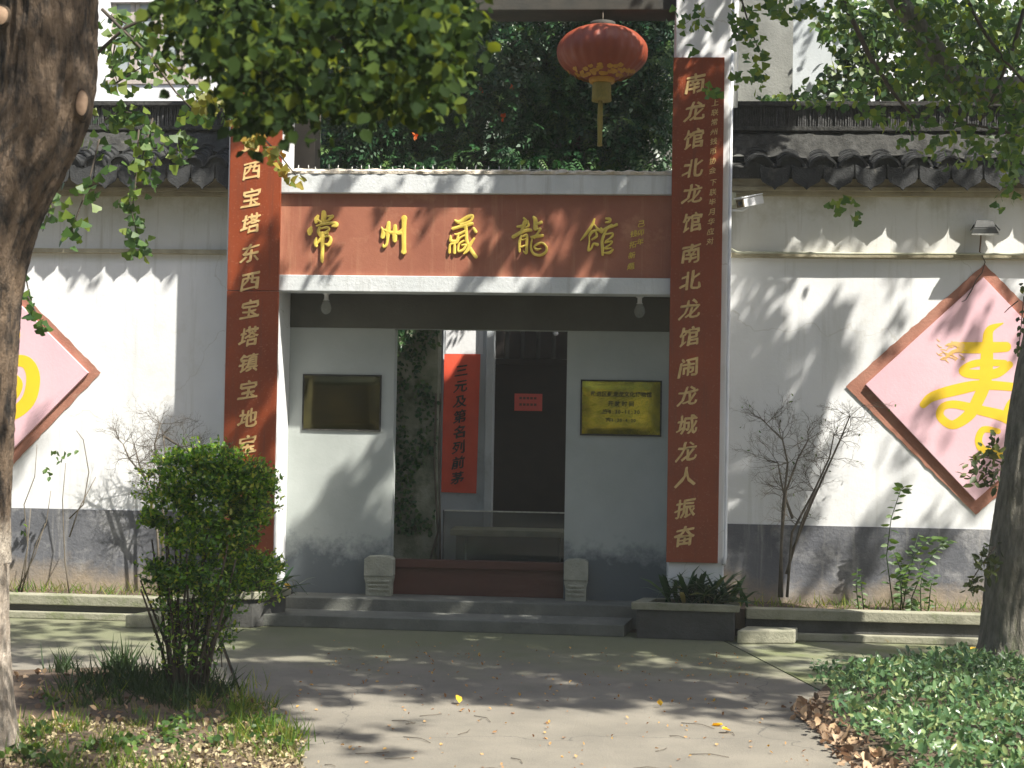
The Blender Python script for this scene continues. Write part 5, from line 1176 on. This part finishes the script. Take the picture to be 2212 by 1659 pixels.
def stem_plant(segs, y, lab, n, size, seed, name='weed'):
    random.seed(seed); a = G(*segs[0][0], y); t = root(name, (a[0], y, a[2]), lab, 'plant', 'leafy weeds in the bed under the right wall')
    mb = MB(); P_ = []; T_ = []
    for pth in segs:
        pp = [G(a_, b_, y+random.uniform(-.03, .03)) for a_, b_ in pth]; mb.tube(pp, np.linspace(.006, .002, len(pp)), 5)
        for k in range(n):
            tt = (.12+.88*k/n)*(len(pp)-1); i = min(int(tt), len(pp)-2); f_ = tt-i; P_.append(pp[i]*(1-f_)+pp[i+1]*f_); s_ = 1 if k % 2 else -1
            T_.append((s_*random.uniform(.6, 1), random.uniform(-.6, .2), random.uniform(-.5, .3)))
    build('stem', mb, 'weed', t)
    leaves('leaf', 'oval', np.array(P_), rng.uniform(size*.7, size*1.2, len(P_)), 'weed', t, tips=np.array(T_), nbias=(0, -.8, .6))
stem_plant([[(1930, 1318), (1915, 1200), (1925, 1120), (1945, 1060), (1955, 1050)]], .15, 'tall single-stemmed weed with paired leaves reaching above the dark wall foot', 26, .085, 1)
stem_plant([[(1950, 1318), (1960, 1250), (1975, 1200), (2010, 1160), (2045, 1170)], [(1945, 1318), (1950, 1240), (1930, 1190)], [(1960, 1315), (1990, 1240), (2020, 1190), (2055, 1165)], [(1950, 1315), (1945, 1260), (1965, 1220), (1985, 1150)]], .08, 'bushy weed with arching leafy stems leaning right, in front of the right wall', 24, .07, 2)
stem_plant([[(1990, 1330), (1988, 1270), (1995, 1230)], [(2005, 1330), (2010, 1270), (2018, 1240)], [(1970, 1330), (1968, 1290)]], .0, 'short leafy weed by the curb, left of the right tree', 16, .06, 3)
stem_plant([[(1855, 1322), (1850, 1270), (1852, 1225)], [(1866, 1322), (1862, 1280), (1858, 1240)]], .1, 'small upright weed beside the leafless shrub at the right wall', 12, .05, 4)
# a twig with leaves hanging from the ridge over the right eaves
# strap-leaved plants in planters
def straps(cx_, cy_, z, n, L, lab, seed):
    random.seed(seed); t = root('strap_plant', (cx_, cy_, z), lab, 'plant', 'dark arching plants in the planters')
    P_ = []; T_ = []; S_ = []
    for _ in range(n):
        a = random.uniform(0, 2*math.pi); el = random.uniform(.12, 1.2)
        P_.append((cx_+random.gauss(0, .16), cy_+random.gauss(0, .05), z)); T_.append((math.cos(a)*1.15, math.sin(a)*.6-.15, el)); S_.append(L*random.uniform(.6, 1.1))
    leaves('strap_leaf', 'strap', np.array(P_), np.array(S_), 'cycad', t, tips=np.array(T_), nbias=(0, 0, 3), rnd=rng.random(n)**2.2)
straps(GX(1515, 1290, -.18), -.18, zpt-.03, 150, .36, 'dark green plant with arching strap leaves in the right planter', 1)
straps(GX(560, 1280, -.2)-.05, -.2, zpt-.03, 110, .38, 'dark green plant with arching strap leaves beside the round shrub, left planter', 2)

# ground cover bottom right
def inpoly(x, y, poly):
    c = False; n = len(poly); j = n-1
    for i in range(n):
        if ((poly[i][1] > y) != (poly[j][1] > y)) and (x < (poly[j][0]-poly[i][0])*(y-poly[i][1])/(poly[j][1]-poly[i][1]+1e-12)+poly[i][0]): c = not c
        j = i
    return c
HB = [gp(1800, 1590), gp(1790, 1530), gp(1850, 1490), gp(1960, 1475), gp(2040, 1462), gp(2450, 1440), gp(2500, 1850), gp(2050, 1800), gp(1960, 1700)]
xs = [p[0] for p in HB]; ys = [p[1] for p in HB]; P_ = []; random.seed(9)
while len(P_) < 9500:
    x, y = random.uniform(min(xs), max(xs)), random.uniform(min(ys), max(ys))
    if y < -7: continue
    if not inpoly(x, y, HB): continue
    h = .20+.15*noise.noise(Vector((x*1.8, y*1.8, 0)))+.07*noise.noise(Vector((x*6, y*6, 3)))
    e_ = min(1, 5*min(math.hypot(x-a, y-b) for a, b in HB)); h *= (.45+.55*e_) if False else 1
    P_.append((x, y, max(.03, h*(1-.75*random.random()**2.2))))
hd = leaves('ground_cover', 'oval', np.array(P_), rng.uniform(.024, .07, len(P_)), 'hedge', None, (0, -.2, .5), (.3, -.4, 1.0), rnd=rng.random(len(P_))**1.9)
tag(hd, 'low glossy-leaved ground cover spreading in the lower right corner', 'ground cover')
# weeds sticking out behind the cover
P_ = uvcloud([(1890, 1450, 70, 20, 260), (1960, 1440, 60, 24, 260), (2060, 1430, 70, 18, 260), (1830, 1480, 50, 18, 160), (1780, 1510, 30, 16, 80)], -2.0, .3); P_[:, 2] = np.clip(P_[:, 2], .02, .42)
o = leaves('weedy_edge', 'oval', P_, rng.uniform(.03, .06, len(P_)), 'hedge', None, (0, -.2, .4), (.3, -.4, 1), rnd=rng.random(len(P_))*.4); tag(o, 'darker straggling weeds behind the ground cover near the right trunk', 'weeds')

# grass & litter in the left bed
def scatter(poly, n, zf=lambda x, y: .02, cond=None):
    xs = [p[0] for p in poly]; ys = [p[1] for p in poly]; out = []
    tries = 0
    while len(out) < n and tries < n*30:
        tries += 1; x, y = random.uniform(min(xs), max(xs)), random.uniform(min(ys), max(ys))
        if inpoly(x, y, poly) and (cond is None or cond(x, y)): out.append((x, y, zf(x, y)))
    return np.array(out)
random.seed(14)
GL = [gp(20, 1560), gp(60, 1500), gp(520, 1470), gp(600, 1530), gp(650, 1600), gp(640, 1700), gp(-60, 1720)]
def tufts(poly, nt, per, r):
    c_ = scatter(poly, nt); out = []
    for q in c_:
        k = random.randint(per//3, per); rr = r*random.uniform(.4, 1.3)
        for _ in range(k): out.append((q[0]+random.gauss(0, rr), q[1]+random.gauss(0, rr), .02))
    return np.array(out)
P_ = np.concatenate([tufts(GL, 46, 60, .05), tufts([gp(40, 1600), gp(180, 1560), gp(340, 1600), gp(300, 1680), gp(40, 1680)], 16, 70, .05), tufts([gp(430, 1540), gp(560, 1520), gp(640, 1600), gp(620, 1650), gp(460, 1600)], 22, 80, .05)])
o = leaves('grass', 'blade', P_, rng.uniform(.04, .17, len(P_))*rng.uniform(.5, 1.1, len(P_)), 'grass', None, tips=np.stack([rng.normal(0, .5, len(P_)), rng.normal(0, .5, len(P_)), np.ones(len(P_))], 1), nbias=(0, -1, 0)); tag(o, 'short tufts of grass in the lower left corner', 'grass')
DG = [gp(90, 1500), gp(130, 1445), gp(300, 1440), gp(520, 1500), gp(420, 1560), gp(180, 1560)]
P_ = np.concatenate([tufts(DG, 60, 55, .055), tufts([gp(200, 1490), gp(260, 1445), gp(420, 1500), gp(380, 1550)], 24, 60, .05)])
o = leaves('dark_grass', 'blade', P_, rng.uniform(.05, .24, len(P_))*rng.uniform(.5, 1.1, len(P_)), 'darkgrass', None, tips=np.stack([rng.normal(0, .5, len(P_)), rng.normal(0, .4, len(P_)), np.ones(len(P_))], 1), nbias=(0, -1, 0), rnd=rng.random(len(P_))*.35); tag(o, 'taller dark grass between the big trunk and the round shrub', 'grass')
P_ = scatter([gp(-60, 1590), gp(200, 1570), gp(560, 1580), gp(660, 1610), gp(650, 1760), gp(-60, 1760)], 8500, lambda x, y: random.uniform(.02, .06))
o = leaves('leaf_litter', 'curl', P_, rng.uniform(.008, .036, len(P_)), 'litter', None, (0, 0, .1), (0, 0, 2)); tag(o, 'sun-bleached leaf litter covering the lower left corner', 'leaf litter')
P_ = tufts([gp(40, 1540), gp(300, 1560), gp(620, 1570), gp(620, 1660), gp(40, 1680)], 26, 34, .06); P_[:, 2] = rng.uniform(.02, .11, len(P_))
o = leaves('broadleaf_weeds', 'broad', P_, rng.uniform(.02, .055, len(P_)), 'weed', None, (0, -.2, .3), (0, -.3, 1.4)); tag(o, 'low broad-leaved weeds between the grass tufts, lower left', 'weeds')
P_ = scatter([gp(30, 1470), gp(300, 1470), gp(600, 1540), gp(560, 1600), gp(60, 1600)], 420, lambda x, y: random.uniform(.02, .06))
o = leaves('shaded_litter', 'curl', P_, rng.uniform(.025, .06, len(P_)), 'deadleaf', None, (0, 0, .1), (0, 0, 2)); tag(o, 'brown dead leaves lying in the shade round the shrub foot', 'leaf litter')
P_ = scatter([gp(1690, 1535), gp(1760, 1520), gp(1850, 1600), gp(1960, 1680), gp(2000, 1760), gp(1900, 1760), gp(1790, 1620)], 330, lambda x, y: random.uniform(.01, .05))
o = leaves('dead_leaves', 'curl', P_, rng.uniform(.025, .085, len(P_)), 'deadleaf', None, (0, 0, .1), (0, 0, 1.6), rnd=rng.random(len(P_))*.9); tag(o, 'curled brown dead leaves along the edge of the ground cover', 'leaf litter')
# small things on the concrete: many specks and bits of twig
P_ = scatter([(-1.4, -1), (1.9, -1), (2.0, -6.2), (-.9, -6.2)], 420, lambda x, y: .006)
o = leaves('leaf_specks', 'curl', P_, rng.uniform(.012, .032, len(P_)), 'dryleaf', None, (0, 0, 0), (0, 0, 3)); tag(o, 'tiny bits of dry leaf scattered over the concrete forecourt', 'leaf litter')
mb = MB(); random.seed(4)
for k in range(34):
    x, y = random.uniform(-.9, 1.8), random.uniform(-6, -4); a = random.uniform(0, 3); L = random.uniform(.03, .12)
    mb.tube([(x, y, .005), (x+L*math.cos(a), y+L*math.sin(a), .009), (x+2*L*math.cos(a+.3), y+2*L*math.sin(a+.3), .005)], .0022, 4)
tag(build('twig_bits', mb, 'drytwig'), 'small broken twigs lying on the sunny concrete', 'twigs', kind='stuff')
P_ = []
for x0, x1, zt in ((-4.8, -2.8, zcL), (1.9, 4.6, zcR)):
    for _ in range(420): P_.append((random.uniform(x0, x1), random.uniform(-.05, .4), zt-.01))
P_ = np.array(P_); o = leaves('bed_weeds', 'blade', P_, rng.uniform(.04, .14, len(P_)), 'grass', None, tips=np.stack([rng.normal(0, .6, len(P_)), rng.normal(0, .5, len(P_)), np.ones(len(P_))], 1), nbias=(0, -1, 0)); tag(o, 'sparse small weeds and grass in the beds under the walls', 'weeds')
# single fallen leaves one can point at
def fallen(u, v, z, size, lab, m='yellowleaf', kind='curl'):
    p = F(u, v, z) if z < .1 else G(u, v, -.12)
    leaves('fallen_leaf', kind, np.array([[p[0], p[1], (z if z < .1 else p[2])+.012]]), size, m, None, (random.uniform(-1, 1), .3, .1), (0, -.4, 3), stuff=False).__setitem__('label', lab)
    o = bpy.data.objects[-1] if False else None
for a in ((1908, 1322, .3, .10, 'bright yellow leaf lying on the right curb'), (2010, 1322, .3, .0, None), (1562, 1570, 0, .075, 'large yellow leaf on the sunny concrete near the ground cover'), (1578, 1583, 0, .065, 'pale yellow leaf just below the large yellow one'), (1545, 1516, 0, .09, 'big tan curled leaf standing on the shaded concrete'), (992, 1523, 0, .07, 'yellow leaf lying flat at the edge of the shade, mid forecourt'), (1428, 1529, 0, .05, 'small bright yellow leaf at the shade edge'), (1920, 1390, 0, .07, 'orange leaf on the pavement in front of the right curb'), (362, 1386-45, 0, .08, 'orange leaf lying under the left curb'), (627, 1277, .29, .10, 'tan leaf on the corner of the left planter'), (2100, 1408, 0, .07, 'orange-brown leaf on the pavement left of the right trunk')):
    if a[4] is None: continue
    fallen(*a)
for o in [x for x in bpy.data.objects if x.name.startswith('fallen_leaf')]:
    o['category'] = 'leaf'; o['group'] = 'single leaves fallen on the ground'

# ================================================================== LENS VEIL
hz = tag(build('veil_volume', bx(-130, 130, -70, 170, -1.1, 19), 'concrete', origin=(0, 0, -1.1)), kind='stuff')  # added scattering box imitating a lens-flare veil that lifts the darks
mh = bpy.data.materials.new('flare_veil'); mh.use_nodes = True; _n = mh.node_tree.nodes; _n.clear()
_v = _n.new('ShaderNodeVolumePrincipled'); _o = _n.new('ShaderNodeOutputMaterial'); mh.node_tree.links.new(_v.outputs[0], _o.inputs['Volume'])
_v.inputs['Density'].default_value = 0.0016; _v.inputs['Color'].default_value = (.93, .95, .88, 1); _v.inputs['Anisotropy'].default_value = 0.0
hz.data.materials[0] = mh; hz.display_type = 'WIRE'
